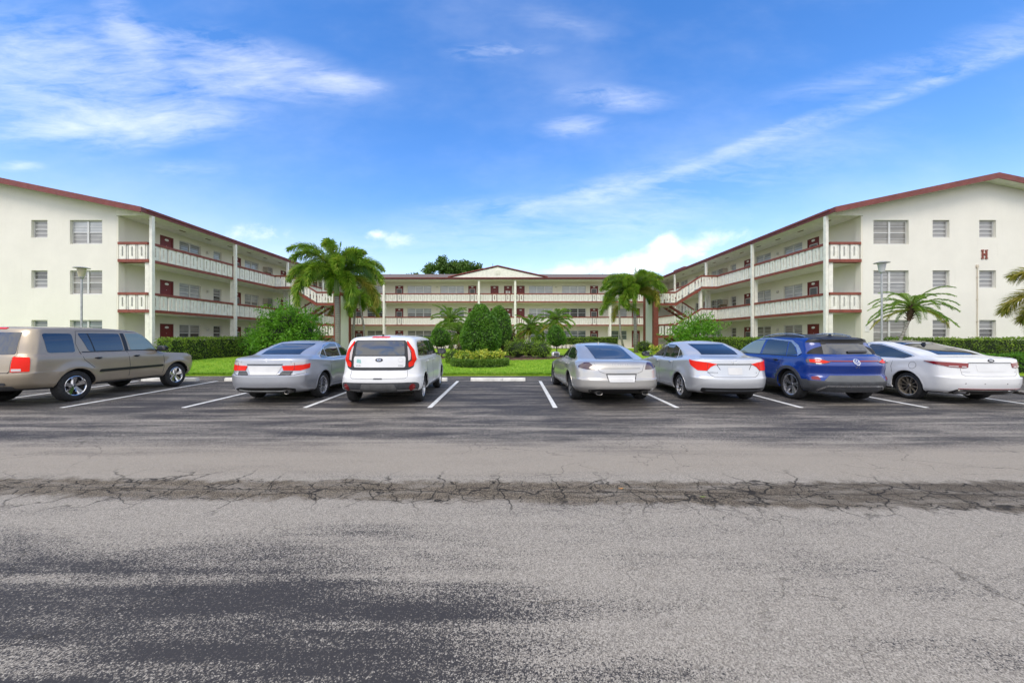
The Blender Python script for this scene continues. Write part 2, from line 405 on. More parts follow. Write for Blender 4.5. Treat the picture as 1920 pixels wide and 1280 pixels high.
# grass blades on the lawn nearest the lot
def fast_mesh(name, V, F, mats, parent=None, mi=None, smooth=False):
    me = bpy.data.meshes.new(name); nv, k = len(V), F.shape[1]
    me.vertices.add(nv); me.vertices.foreach_set('co', np.asarray(V, dtype=np.float32).ravel())
    me.loops.add(F.size); me.loops.foreach_set('vertex_index', F.astype(np.int32).ravel())
    me.polygons.add(len(F)); me.polygons.foreach_set('loop_start', (np.arange(len(F)) * k).astype(np.int32))
    if not isinstance(mats, (list, tuple)): mats = [mats]
    for q in mats: me.materials.append(q)
    if mi is not None: me.polygons.foreach_set('material_index', mi.astype(np.int32))
    if smooth: me.polygons.foreach_set('use_smooth', np.ones(len(F), dtype=bool))
    me.update(calc_edges=True); me.validate()
    o = bpy.data.objects.new(name, me); link(o, parent); return o
def blades(n, x0, x1, y0, y1, h0, h1, pw=1.):
    u = RNG.random(n); yy = y0 + (y1 - y0) * u ** pw; xx = x0 + (x1 - x0) * RNG.random(n)
    k = np.clip((yy - 15.3) / 9, 0, 1); k = k * k * (3 - 2 * k); zz = .07 + .225 * k
    a = RNG.random(n) * 6.283; h = h0 + (h1 - h0) * RNG.random(n); w = .012 + .01 * RNG.random(n)
    ln = (RNG.random((n, 2)) - .5) * .06
    c = np.stack([xx, yy, zz], 1); d = np.stack([np.cos(a) * w, np.sin(a) * w, 0 * a], 1)
    tip = c + np.stack([ln[:, 0], ln[:, 1], h], 1)
    return np.stack([c - d, c + d, tip], 1).reshape(-1, 3)
V = np.concatenate([blades(90000, -19, 19, 15.3, 23, .03, .075, 1.6), blades(16000, -17, 17, 15.27, 15.4, .04, .11)])
gb = fast_mesh('lawn_grass', V, np.arange(len(V)).reshape(-1, 3),
    leafmat('grass_blade', [(.13, .28, .014), (.20, .40, .025), (.29, .50, .04), (.38, .50, .09)], .6, .3))
tag(gb, kind='stuff')

# painted stall lines
m_line = M('worn_white_road_paint', (.70, .70, .67), .7, var=.25, vs=9, bump=.2)
NEAR = [-12.55, -9.88, -7.2, -4.52, -1.77, 1.0, 3.69, 6.43, 9.2, 11.95]
for i, xn in enumerate(NEAR):
    mb = MB(); xf = xn * 1.055 + .02; k = .05
    mb.hexa([(xn - k, 8.35, .0), (xn + k, 8.35, .0), (xf + k, 13.45, .0), (xf - k, 13.45, .0),
             (xn - k, 8.35, .004), (xn + k, 8.35, .004), (xf + k, 13.45, .004), (xf - k, 13.45, .004)])
    tag(mb.build('stall_line', m_line), kind='structure')
# wheel stops
STOPS = [(-12.1, 'concrete wheel stop under the front of the tan sport utility vehicle'), (-9.15, 'white wheel stop in the empty bay between the tan vehicle and the grey blue sedan'),
         (-6.2, 'concrete wheel stop in front of the grey blue sedan with red tail lamps'), (-3.2, 'concrete wheel stop peeping out beside the front wheel of the white hatchback'),
         (-.42, 'white wheel stop numbered 10 in the empty bay beside the white hatchback'), (2.45, 'concrete wheel stop hidden before the champagne coupe-like saloon'),
         (5.35, 'concrete wheel stop before the silver sedan'), (8.2, 'concrete wheel stop before the blue crossover'), (11.2, 'concrete wheel stop before the white sedan')]
for sx, lab in STOPS:
    mb = MB(); y0 = 13.5
    prof = [(-.09, .004), (.09, .004), (.075, .09), (.055, .115), (-.055, .115), (-.075, .09)]
    mb.prism([(y0 + p, q) for p, q in prof], 'x', sx - .97, sx + .97)
    r = empty('wheel_stop', (sx, y0, 0), 0, lab, 'wheel stop', 'wheel stops at the heads of the bays')
    ob = mb.build('concrete_bar', M('whitewashed_concrete', (.66, .65, .61), .8, var=.2, vs=4, bump=.3), r)
    m2 = MB()
    for dx in (-.7, .7): m2.lathe([(.0, .117), (.014, .1165), (.014, .11)], (sx + dx, y0, 0), 10)
    m2.build('anchor_pin', m_galv, r)
    if abs(sx + .42) < .01:
        cu = bpy.data.curves.new('n', 'FONT'); cu.body = '10'; cu.size = .1; cu.align_x = 'CENTER'; cu.extrude = .002
        to = bpy.data.objects.new('n', cu); COL.objects.link(to); bpy.context.view_layer.update()
        me = bpy.data.meshes.new_from_object(to.evaluated_get(bpy.context.evaluated_depsgraph_get())); bpy.data.objects.remove(to)
        me.materials.clear(); me.materials.append(M('faded_black_stencil', (.10, .10, .10), .8, var=0))
        no = bpy.data.objects.new('stencilled_number', me); link(no, r); no.location = (0.13, -.088, .022); no.rotation_euler = (R(78), 0, 0)

# ---------------------------------------------------------------- buildings
FL = [.36, 3.06, 5.80]          # floor tops
SLB = .15
WCACHE = {}
def place(key, maker, parent, loc, rz, name):
    """reuse the meshes of windows and doors; children copied one by one"""
    if key not in WCACHE: WCACHE[key] = maker()
    me, subs = WCACHE[key]
    o = bpy.data.objects.new(name, me); link(o, parent)
    org = ORG[parent.name]; o.location = Vector(loc) - org; o.rotation_euler.z = rz
    for sn, sm in subs:
        c = bpy.data.objects.new(sn, sm); link(c, o)
    return o
def tmpmesh(mb, mats):
    me = bpy.data.meshes.new('m'); me.from_pydata(mb.v, [], mb.f)
    for q in (mats if isinstance(mats, (list, tuple)) else [mats]): me.materials.append(q)
    me.polygons.foreach_set('material_index', mb.m); me.update(); return me
def mk_window(w, h, n, up, lo, depth=.0):
    def f():
        mb = MB(); b = .045
        mb.box(-w/2, w/2, .0, .05, 0, b); mb.box(-w/2, w/2, .0, .05, h - b, h)
        mb.box(-w/2, -w/2 + b, .0, .05, b, h - b); mb.box(w/2 - b, w/2, .0, .05, b, h - b)
        sw = w / n
        for i in range(1, n): mb.box(-w/2 + i*sw - .05, -w/2 + i*sw + .05, -.012, .05, b, h - b)
        for i in range(n):
            x0 = -w/2 + i*sw + (b if i == 0 else .05); x1 = -w/2 + (i+1)*sw - (b if i == n-1 else .05)
            mb.box(x0, x1, .004, .045, h*.5 - .022, h*.5 + .022)
            mb.box(x0, x1, .018, .04, h*.25 - .008, h*.25 + .008); mb.box(x0, x1, .018, .04, h*.75 - .008, h*.75 + .008)
        p = MB()
        for i in range(n):
            x0 = -w/2 + i*sw + .02; x1 = -w/2 + (i+1)*sw - .02
            p.cm = 0; p.face([(x0, .030, h*.5), (x1, .030, h*.5), (x1, .030, h-.02), (x0, .030, h-.02)])
            p.cm = 1; p.face([(x0, .036, .02), (x1, .036, .02), (x1, .036, h*.5), (x0, .036, h*.5)])
        return tmpmesh(mb, m_alu), [('pane', tmpmesh(p, [up, lo]))]
    return f
def mk_door(kind, w=.94, h=2.04):
    def f():
        mb = MB(); b = .10
        mb.box(-w/2, -w/2 + b, -.03, .06, 0, h); mb.box(w/2 - b, w/2, -.03, .06, 0, h); mb.box(-w/2 + b, w/2 - b, -.03, .06, h - b, h)
        leaf = MB(); leaf.box(-w/2 + b, w/2 - b, .0, .045, .01, h - b)
        subs = []
        pl = MB(); pl.lathe([(0, -.034), (.1, -.034), (.115, -.03)], (0, 0, 0), 16, 'y')
        v = [(x * 1.25, y, z * .62 + h - b - .12 + (0 if kind == 'solid' else .07)) for x, y, z in pl.v]; pl.v = v
        if kind == 'screen':
            s = MB(); s.box(-w/2 + .20, w/2 - .20, -.012, 0, .25, h - .42); subs.append(('screen_panel', tmpmesh(s, m_screen)))
            s = MB(); k = .035
            s.box(-w/2 + .165, -w/2 + .20, -.018, 0, .2, h - .38); s.box(w/2 - .20, w/2 - .165, -.018, 0, .2, h - .38); s.box(-w/2 + .20, w/2 - .20, -.018, 0, h - .42, h - .38)
            s.box(-w/2 + .20, w/2 - .20, -.018, 0, .95, .985)
            subs.append(('screen_frame', tmpmesh(s, m_alu)))
        else:
            s = MB(); s.lathe([(0, -.075), (.026, -.07), (.03, -.05), (.012, -.035), (.012, 0)], (w/2 - .18, 0, 1.0), 10, 'y')
            subs.append(('door_knob', tmpmesh(s, m_alu)))
            s = MB(); s.lathe([(0, -.012), (.012, -.012), (.018, 0)], (0, 0, 1.45), 8, 'y'); subs.append(('peephole', tmpmesh(s, m_alu)))
        subs += [('door_leaf', tmpmesh(leaf, m_door)), ('number_plate', tmpmesh(pl, m_white))]
        return tmpmesh(mb, m_doorf), subs
    return f
def wall_holes(mb, axis, c, u0, u1, z0, z1, holes, depth, inward):
    """a wall in the plane axis=c with rectangular openings; reveals go inward*depth"""
    def P(u, z, d=0.): return (c + inward * d, u, z) if axis == 'x' else (u, c + inward * d, z)
    us = sorted({u0, u1, *[h[0] for h in holes], *[h[1] for h in holes]}); zs = sorted({z0, z1, *[h[2] for h in holes], *[h[3] for h in holes]})
    for a, b in zip(us[:-1], us[1:]):
        for p, q in zip(zs[:-1], zs[1:]):
            cu_, cz = (a + b) / 2, (p + q) / 2
            if any(h[0] < cu_ < h[1] and h[2] < cz < h[3] for h in holes): continue
            mb.face([P(a, p), P(b, p), P(b, q), P(a, q)])
    for h in holes:
        a, b, p, q = h
        mb.face([P(a, p), P(b, p), P(b, p, depth), P(a, p, depth)]); mb.face([P(a, q), P(b, q), P(b, q, depth), P(a, q, depth)])
        mb.face([P(a, p), P(a, q), P(a, q, depth), P(a, p, depth)]); mb.face([P(b, p), P(b, q), P(b, q, depth), P(b, p, depth)])
        mb.face([P(a, p, depth), P(b, p, depth), P(b, q, depth), P(a, q, depth)])
def railing(axis, c, u0, u1, zt, parent, outward=1):
    """precast balusters: slotted boards with narrow gaps; cap on top"""
    L = u1 - u0; n = max(1, round(L / .51)); p = L / n
    mb = MB(); t0, t1 = c - .035, c + .035
    def B(a, b, z0, z1, q0=t0, q1=t1):
        if axis == 'x': mb.box(q0, q1, a, b, z0, z1)
        else: mb.box(a, b, q0, q1, z0, z1)
    zb, zp = zt + .012, zt + .80
    for i in range(n):
        a = u0 + i * p + .035; b = a + p - .165
        m_ = (a + b) / 2; s = .046
        B(a, m_ - s, zb, zp); B(m_ + s, b, zb, zp); B(m_ - s, m_ + s, zb, zb + .16); B(m_ - s, m_ + s, zp - .12, zp)
        B(b + .040, b + .088, zb + .0, zp - .002, t0 + .022, t1 - .022)
    r = mb.build('railing', m_trimw, parent)
    cp = MB(); q0, q1 = c - .07, c + .07; mb = cp
    B(u0 - .02, u1 + .02, zp + .003, zp + .135, q0, q1)
    ORG[r.name] = ORG[parent.name]
    cp.build('rail_cap', m_red, r)
    return r
def soffit_vents(parent, pts, along):
    for (x, y) in pts:
        mb = MB()
        a, b = (.42, .10) if along == 'x' else (.10, .42)
        mb.box(x - a/2, x + a/2, y - b/2, y + b/2, 8.165, 8.182)
        for k in range(3):
            o_ = (k - 1) * .03
            if along == 'x': mb.box(x - a/2 + .02, x + a/2 - .02, y + o_ - .008, y + o_ + .008, 8.155, 8.166)
            else: mb.box(x + o_ - .008, x + o_ + .008, y - b/2 + .02, y + b/2 - .02, 8.155, 8.166)
        mb.build('soffit_vent', m_vent, parent)
def wall_lamp(parent, x, y, z, dx, dy):
    mb = MB(); mb.lathe([(0, .09), (.07, .08), (.085, 0), (.06, -.09), (0, -.1)], (x + dx * .09, y + dy * .09, z), 10)
    mb.build('wall_lamp', M('lamp_glass', (.55, .53, .47), .3, var=0), parent, True)
def ac_unit(parent, x, y, z, dx):
    mb = MB(); x1 = x + dx * .42
    mb.box(x + dx * .01, x1, y - .33, y + .33, z, z + .42); r = mb.build('air_conditioner', M('beige_metal', (.45, .41, .33), .6, var=.2), parent)
    ORG[r.name] = ORG[parent.name]
    g = MB()
    for k in range(7): g.box(x1, x1 + dx * .012, y - .29, y + .29, z + .05 + k * .05, z + .075 + k * .05)
    g.build('grille', m_screen, r)
    for q in (-.23, .23): b = MB(); b.box(x + dx*.01, x1 - dx * .04, y + q - .02, y + q + .02, z - .22, z - .003); b.build('bracket', m_vent, r)

PANES = [(bl_light, bl_light), (bl_mid, bl_dark), (bl_light, bl_mid), (bl_curt, bl_mid), (bl_dark, bl_dark), (bl_light, bl_light), (bl_teal, bl_dark)]
def wing(sgn, label):
    """sgn=-1 left wing (its walkways face +X), +1 right wing"""
    if sgn < 0: Xw, Xp, Xr, Xe = -21.42, -19.70, -28.2, -36.6
    else: Xw, Xp, Xr, Xe = 19.22, 17.42, 25.8, 34.2
    out = -sgn                      # direction from wall to walkway
    Y0, Y1 = 20.62, 46.0
    root = empty('apartment_building', ((Xw + Xr) / 2, Y0, 0), 0, label, 'apartment building', 'three storey apartment blocks round the court')
    eave_x = Xp + out * .22; ridge_z, eave_z = 10.22, 8.42
    def rz_(x): return ridge_z - (ridge_z - eave_z) * abs(x - Xr) / abs(eave_x - Xr)
    far_x = 2 * Xr - eave_x
    # openings in the end wall
    if sgn < 0:
        cols = [(-23.08, 1.76, 1.30, 2), (-25.62, .88, .96, 1), (-28.25, .88, .96, 1), (-31.1, 1.76, 1.3, 2)]
    else:
        cols = [(20.76, 1.92, 1.32, 2), (23.48, .92, .96, 1), (26.02, .92, .96, 1), (29.2, 1.9, 1.3, 2)]
    holes = []
    for fz in FL:
        for cx, w_, h_, n_ in cols: holes.append((cx - w_/2, cx + w_/2, fz + 2.14 - h_, fz + 2.14))
    mb = MB(); lo, hi = sorted((Xw, Xe))
    wall_holes(mb, 'y', Y0, lo, hi, 0, 8.10, holes, .17, 1)
    # gable in the plane of the end wall
    if sgn < 0: mb.face([(lo, Y0, 8.10), (hi, Y0, 8.10), (hi, Y0, rz_(hi) - .16), (Xr, Y0, ridge_z - .16), (lo, Y0, rz_(lo) - .16)])
    else: mb.face([(lo, Y0, 8.10), (hi, Y0, 8.10), (hi, Y0, rz_(hi) - .16), (Xr, Y0, ridge_z - .16), (lo, Y0, rz_(lo) - .16)])
    w0 = mb.build('end_wall', m_wall, root)
    vi = 0
    for fi, fz in enumerate(FL):
        for ci, (cx, w_, h_, n_) in enumerate(cols):
            if sgn < 0: pr = [(bl_teal, bl_teal), (bl_dark if n_ == 1 else bl_curt, bl_mid if n_ == 1 else bl_curt), (bl_light if n_ > 1 else bl_mid, bl_mid)][fi]
            else: pr = [(bl_curt, bl_curt) if n_ > 1 else (bl_mid, bl_dark), (bl_mid, bl_mid), (bl_curt if n_ > 1 else bl_mid, bl_curt if n_ > 1 else bl_mid)][fi]
            place(('w', w_, h_, n_, pr[0].name, pr[1].name), mk_window(w_ - .02, h_ - .02, n_, *pr), root, (cx, Y0 + .115, fz + 2.14 - h_ + .01), 0, 'window')
    # walkway wall
    if sgn < 0:
        doors = [23.65, 29.7, 35.85, 41.6]; wins = [25.4, 31.45, 37.6, 43.3]; small = [27.75, 33.85, 39.9]
    else:
        doors = [24.0, 30.6, 37.15, 43.55]; wins = [25.75, 28.75, 35.3, 41.8]; small = [32.55, 38.85]
    holes = []
    for fz in FL:
        for y_ in doors: holes.append((y_ - .47, y_ + .47, fz + .004, fz + 2.05))
        for y_ in wins: holes.append((y_ - .85, y_ + .85, fz + .93, fz + 2.05))
        for y_ in small: holes.append((y_ - .38, y_ + .38, fz + 1.0, fz + 2.05))
    mb = MB(); wall_holes(mb, 'x', Xw, Y0 + .35, Y1 + .04, 0, 8.184, holes, .12, -out)
    pil = Xw + out * .10
    mb.box(Xw - out * .12, pil, Y0 + .002, Y0 + .35, 0, 8.16)
    mb.build('walkway_wall', m_wallw, root)
    rot = math.pi/2 if sgn < 0 else -math.pi/2
    rs = random.Random(11 + sgn)
    for fi, fz in enumerate(FL):
        for k, y_ in enumerate(doors):
            solid = (k == 0 and fi != 1) or rs.random() < .15
            kd = 'solid' if (solid if sgn < 0 else (k == 0 and fi == 0)) else 'screen'
            place('door' + kd, mk_door(kd), root, (Xw - out * .035, y_, fz + .004), rot, 'door')
        for k, y_ in enumerate(wins):
            pr = PANES[rs.randrange(3) if fi == 2 else rs.randrange(7)]
            place(('w', 1.7, 1.12, 2, pr[0].name, pr[1].name), mk_window(1.68, 1.1, 2, *pr), root, (Xw - out * .075, y_, fz + .94), rot, 'window')
        for k, y_ in enumerate(small):
            pr = (bl_light, bl_light) if fi == 2 and k == 0 else PANES[rs.choice([1, 4, 6])]
            place(('w', .76, 1.05, 1, pr[0].name, pr[1].name), mk_window(.74, 1.03, 1, *pr), root, (Xw - out * .075, y_, fz + 1.01), rot, 'window')
        wall_lamp(root, Xw, wins[0] + 1.35, fz + 1.75, out, 0)
        ac_unit(root, Xw, (33.15 if sgn < 0 else 33.75), fz + 1.45, out) if fi > 0 else None
    # back and far walls (plain)
    mb = MB(); mb.face([(Xe, Y0, 0), (Xe, Y1, 0), (Xe, Y1, 8.3), (Xe, Y0, 8.3)])
    mb.face([(Xw, Y1, 0), (Xe, Y1, 0), (Xe, Y1, 8.1), (Xw, Y1, 8.1)]); mb.build('back_wall', m_wall, root)
    # floor slabs, edges, walkway ceiling
    xa, xb = sorted((Xw + out * .004, Xp + out * .02))
    for k, fz in enumerate(FL):
        mb = MB(); mb.box(xa, xb, Y0 + (.36 if k else .2), Y1, fz - SLB + .003, fz); s = mb.build('floor_slab', m_conc if k == 0 else m_trimw, root)
        ORG[s.name] = ORG[root.name]
        if k:
            mb = MB(); q0, q1 = sorted((Xp + out * .021, Xp + out * .075)); mb.box(q0, q1, Y0 - .05, Y1, fz - SLB, fz + .008)
            q0, q1 = sorted((pil + out * .002, Xp + out * .0205)); mb.box(q0, q1, Y0 - .05, Y0 + .355, fz - SLB, fz + .008)
            mb.build('slab_edge', m_red, s)
    posts = [20.68, 26.95, 33.3, 39.6, 45.8]
    for i, py in enumerate(posts):
        mb = MB(); xx = Xp + out * .16; mb.box(xx - .075, xx + .075, py - .085, py + .085, 0, 8.17); mb.build('post', m_trimw, root)
        for k in (0, 1):
            mb = MB(); xc = Xp - out * .10
            mb.box(xc - .11, xc + .11, py - .02, py + .22, FL[k] + .001, FL[k+1] - SLB + .001); mb.build('column', m_trimw, root)
    for k in (1, 2):
        for a_, b_2 in zip(posts[:-1], posts[1:]): railing('x', Xp + out * .03, a_ + .09, b_2 - .09, FL[k] + .01, root)
        u0, u1 = sorted((pil + out * .02, Xp - out * .0)); railing('y', Y0 + .02, u0, u1 - .03, FL[k] + .01, root)
    # roof: two slopes with red fascias
    ya, yb = Y0 - .62, Y1 + 4.5
    mb = MB(); T = .13
    for a_, b_2 in ((eave_x, Xr), (far_x, Xr)):
        mb.hexa([(a_, ya, eave_z - T), (b_2, ya, ridge_z - T), (b_2, yb, ridge_z - T), (a_, yb, eave_z - T),
                 (a_, ya, eave_z), (b_2, ya, ridge_z), (b_2, yb, ridge_z), (a_, yb, eave_z)])
    rf = mb.build('roof', m_shingle, root); ORG[rf.name] = ORG[root.name]
    mb = MB(); h = .27
    for a_ in (eave_x, far_x):
        s = 1 if a_ > Xr else -1
        mb.hexa([(a_, ya - .05, eave_z - h), (Xr, ya - .05, ridge_z - h), (Xr, ya - .004, ridge_z - h), (a_, ya - .004, eave_z - h),
                 (a_, ya - .05, eave_z + .03), (Xr, ya - .05, ridge_z + .03), (Xr, ya - .004, ridge_z + .03), (a_, ya - .004, eave_z + .03)])
        mb.box(a_ + s * .003, a_ + s * .05, ya - .05, yb, eave_z - h + .03, eave_z + .02)
        # gutter lip
        mb.box(a_ + s * .053, a_ + s * .11, ya + .3, yb, eave_z - .10, eave_z + .015)
    yj = 37.2; mb.box(eave_x - .1, eave_x + .12, yj, yj + 2.4, eave_z + .02, eave_z + .13)
    mb.build('fascia', m_redf, rf)
    mb = MB()
    q0, q1 = sorted((Xw, eave_x)); mb.box(q0, q1, Y0 - .002, yb, 8.185, 8.205)
    mb.prism([(eave_x - out * .003, 8.206), (Xw + out * .001, 8.206), (Xw + out * .001, rz_(Xw) - .20), (eave_x - out * .003, rz_(eave_x) - .20)], 'y', Y0 - .012, Y0 + .1)
    q0, q1 = sorted((Xw, Xr))
    # sloping soffit of the gable overhang
    for a_, b_2 in ((eave_x, Xr), (far_x, Xr)):
        mb.hexa([(a_, ya, rz_(a_) - .20 - 0), (b_2, ya, ridge_z - .20), (b_2, Y0 - .002, ridge_z - .20), (a_, Y0 - .002, rz_(a_) - .20),
                 (a_, ya, rz_(a_) - .165), (b_2, ya, ridge_z - .165), (b_2, Y0 - .002, ridge_z - .165), (a_, Y0 - .002, rz_(a_) - .165)])
    mb.build('soffit', m_trimw, rf)
    soffit_vents(root, [(Xp - out * .7, 21.6 + 2.0 * k) for k in range(13)], 'y')
    # stack vents on the roof
    for y_ in (24.5, 34.8): 
        mb = MB(); mb.tube([(eave_x + sgn * 2.2, y_, rz_(eave_x + sgn * 2.2) - .05), (eave_x + sgn * 2.2, y_, rz_(eave_x + sgn*2.2) + .28)], .045, 8); mb.build('vent_pipe', m_dark, root)
    if sgn > 0:
        hx, hz = 25.82, 5.82; s = MB(); w_, h_ = .105, .50; k = .038      # slab serif letter H
        for e in (-1, 1):
            s.box(hx + e * w_ - k, hx + e * w_ + k, Y0 - .045, Y0 - .001, hz + .06, hz + h_ - .06)
            s.box(hx + e * w_ - .065, hx + e * w_ + .065, Y0 - .045, Y0 - .001, hz, hz + .0595); s.box(hx + e * w_ - .065, hx + e * w_ + .065, Y0 - .045, Y0 - .001, hz + h_ - .0595, hz + h_)
        s.box(hx - w_ + k + .001, hx + w_ - k - .001, Y0 - .043, Y0 - .001, hz + h_/2 - .03, hz + h_/2 + .03)
        s.box(hx - .02, hx + .02, Y0 - .046, Y0 - .001, hz + h_/2 - .055, hz + h_/2 + .055)
        s.build('letter_h', m_red, root)
        s = MB(); s.tube([(25.42, Y0 - .035, .4), (25.42, Y0 - .035, 5.35)], .02, 8); s.box(25.36, 25.48, Y0 - .06, Y0 - .004, 5.35, 5.5)
        for z_ in (1.2, 2.4, 3.6, 4.8): s.box(25.38, 25.46, Y0 - .058, Y0 - .002, z_, z_ + .03)
        s.build('conduit', M('beige_conduit', (.55, .48, .38), .6, var=.1), root)
        s = MB(); s.box(19.33, 19.56, Y0 - .02, Y0 - .002, 1.87, 2.2); ns = s.build('notice_board', m_white, root); ORG[ns.name] = ORG[root.name]
        s = MB(); s.cm = 0
        for k in range(4): s.box(19.36, 19.53, Y0 - .0225, Y0 - .0203, 1.93 + k * .065, 1.945 + k * .065)
        s.build('faded_print', M('faded_grey_print', (.45, .45, .45), .8, var=0), ns)
    return root
wing(-1, 'three storey apartment wing at the left edge, its gable cut off, behind the tan vehicle')
wing(1, 'three storey apartment wing on the right with a red letter H on its gable wall')

def center_block():
    Yp, Yw, Yr, Yb = 44.4, 46.05, 51.2, 57.5
    XL, XR = -21.6, 19.4
    root = empty('apartment_building', (-1.2, Yp, 0), 0, 'long three storey block across the back of the court with a small white pediment', 'apartment building', 'three storey apartment blocks round the court')
    PX = lambda zx: (700 + zx / 3.556 - 956) / 15.42
    PL = lambda zx: (400 + zx / 4.57 - 956) / 15.42
    doors = [(PX(173), 'screen'), (PX(660), 'screen'), (PX(982), 'solid'), (PX(1472), 'screen'), (PX(1750), 'screen'), (PL(1248), 'screen')]
    util = [(PX(808), 'solid'), (PX(898), 'notice')]
    wins = [(PX(307), 3), (PX(525), 3), (PX(1117), 3), (PX(1338), 3), (PX(1638), 2), (PL(1385), 2)]
    holes = []
    for fz in FL:
        for x_, k in doors + util: holes.append((x_ - .49, x_ + .49, fz + .004, fz + 2.05))
        for x_, n in wins: holes.append((x_ - n * .485, x_ + n * .485, fz + .95, fz + 2.05))
    mb = MB(); wall_holes(mb, 'y', Yw, XL, XR, 0, 8.272, holes, .12, 1); mb.build('walkway_wall', m_wallw, root)
    mb = MB(); mb.box(XL, XR, Yb - .01, Yb, 0, 8.3); mb.build('back_wall', m_wall, root)
    rs = random.Random(5)
    for fi, fz in enumerate(FL):
        for x_, k in doors + util:
            kk = 'screen' if k == 'screen' and not (fi == 2 and x_ > 20) else 'solid'
            d_ = place('wdoor' + kk, mk_door(kk, .98), root, (x_, Yw + .035, fz + .004), 0, 'door')
            if k == 'notice' and fi > 0:
                s = MB(); s.box(-.28, -.04, -.012, -.001, 1.05, 1.45); s.box(.04, .26, -.012, -.001, 1.1, 1.42)
                c = bpy.data.objects.new('paper_notice', tmpmesh(s, m_white)); link(c, d_)
        for x_, n in wins:
            pr = (bl_light, bl_light) if fi == 2 else PANES[rs.choice([0, 2, 3, 2, 6])]
            if fi == 1 and x_ > 7 and n == 3: pr = (bl_dark, bl_dark)
            if fi == 0: pr = rs.choice([(bl_teal, bl_teal), (bl_curt, bl_teal), (bl_dark, bl_dark)])
            place(('w', n, pr[0].name, pr[1].name), mk_window(n * .97 - .02, 1.08, n, *pr), root, (x_, Yw + .075, fz + .96), 0, 'window')
        for x_ in (PX(425), PX(1217)): wall_lamp(root, x_, Yw, fz + 1.9, 0, -1)
    posts = [-18.9, -14.72, -3.62, .62, 11.72, 16.6]
    for k, fz in enumerate(FL):
        mb = MB(); mb.box(XL, XR, Yp, Yw - .003, fz - SLB + .003, fz); s = mb.build('floor_slab', m_trimw, root); ORG[s.name] = ORG[root.name]
        if k: mb = MB(); mb.box(XL, XR, Yp - .055, Yp - .001, fz - SLB, fz + .008); mb.build('slab_edge', m_red, s)
    for px_ in posts:
        mb = MB(); mb.box(px_ - .11, px_ + .11, Yp - .26, Yp - .07, 0, 8.17); mb.build('post', m_trimw, root)
        for k in (0, 1):
            mb = MB(); mb.box(px_ - .14, px_ + .14, Yp + .02, Yp + .26, FL[k] + .001, FL[k+1] - SLB + .001); mb.build('column', m_trimw, root)
    for k in (1, 2):
        for a_, b_2 in zip(posts[:-1], posts[1:]): railing('y', Yp + .03, a_ + .02, b_2 - .02, FL[k] + .01, root)
    mb = MB(); ez, rz_ = 8.52, 10.12; T = .13; x0, x1 = XL + 2.15, XR - 2.15
    for a_, b_2 in ((Yp - .4, Yr), (2 * Yr - Yp + .4, Yr)):
        mb.hexa([(x0, a_, ez - T), (x0, b_2, rz_ - T), (x1, b_2, rz_ - T), (x1, a_, ez - T), (x0, a_, ez), (x0, b_2, rz_), (x1, b_2, rz_), (x1, a_, ez)])
    rf = mb.build('roof', m_shingle, root); ORG[rf.name] = ORG[root.name]
    mb = MB(); mb.box(x0, x1, Yp - .455, Yp - .403, ez - .17, ez + .01); mb.box(x0, x1, Yp - .52, Yp - .457, ez - .08, ez + .005); mb.build('fascia', m_redf, rf)
    mb = MB(); mb.box(XL, XR, Yp - .40, Yw, 8.27, 8.29); mb.build('soffit', m_trimw, rf)
    # pediment
    ax, az, bl, br, bz = -1.42, 9.86, -7.2, 4.4, 8.56
    mb = MB(); mb.prism([(bl + .5, bz), (br - .5, bz), (ax, az - .10)], 'y', Yp - .36, Yp - .30)
    g = mb.build('pediment', m_trimw, root); ORG[g.name] = ORG[root.name]
    mb = MB()
    for e in (bl, br):
        mb.hexa([(e, Yp - .46, bz - .02), (ax, Yp - .46, az - .02), (ax, Yr, az - .02), (e, Yp + .1, bz - .02), (e, Yp - .46, bz + .10), (ax, Yp - .46, az + .10), (ax, Yr, az + .10), (e, Yp + .1, bz + .10)])
    mb.build('pediment_roof', m_redf, g)
    mb = MB(); mb.box(ax - .28, ax + .28, Yp - .40, Yp - .361, 8.9, 9.42)
    for k in range(6): mb.box(ax - .25, ax + .25, Yp - .415, Yp - .401, 8.93 + k * .08, 8.97 + k * .08)
    mb.build('gable_vent', m_trimw, g)
    mb = MB(); mb.tube([(-2.1, Yp + 2, 9.0), (-2.1, Yp + 2, 10.6)], .025, 6); mb.build('lightning_rod', m_dark, root)
    for x_ in (-16, -12.5, 10.6, 12.4): mb = MB(); mb.tube([(x_, Yr - .6, 9.5), (x_, Yr - .6, 10.05)], .05, 8); mb.build('vent_pipe', m_dark, root)
    # hose reel cabinet on the ground floor
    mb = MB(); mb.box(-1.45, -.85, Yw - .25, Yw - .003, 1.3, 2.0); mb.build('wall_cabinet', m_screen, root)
    return root
center_block()

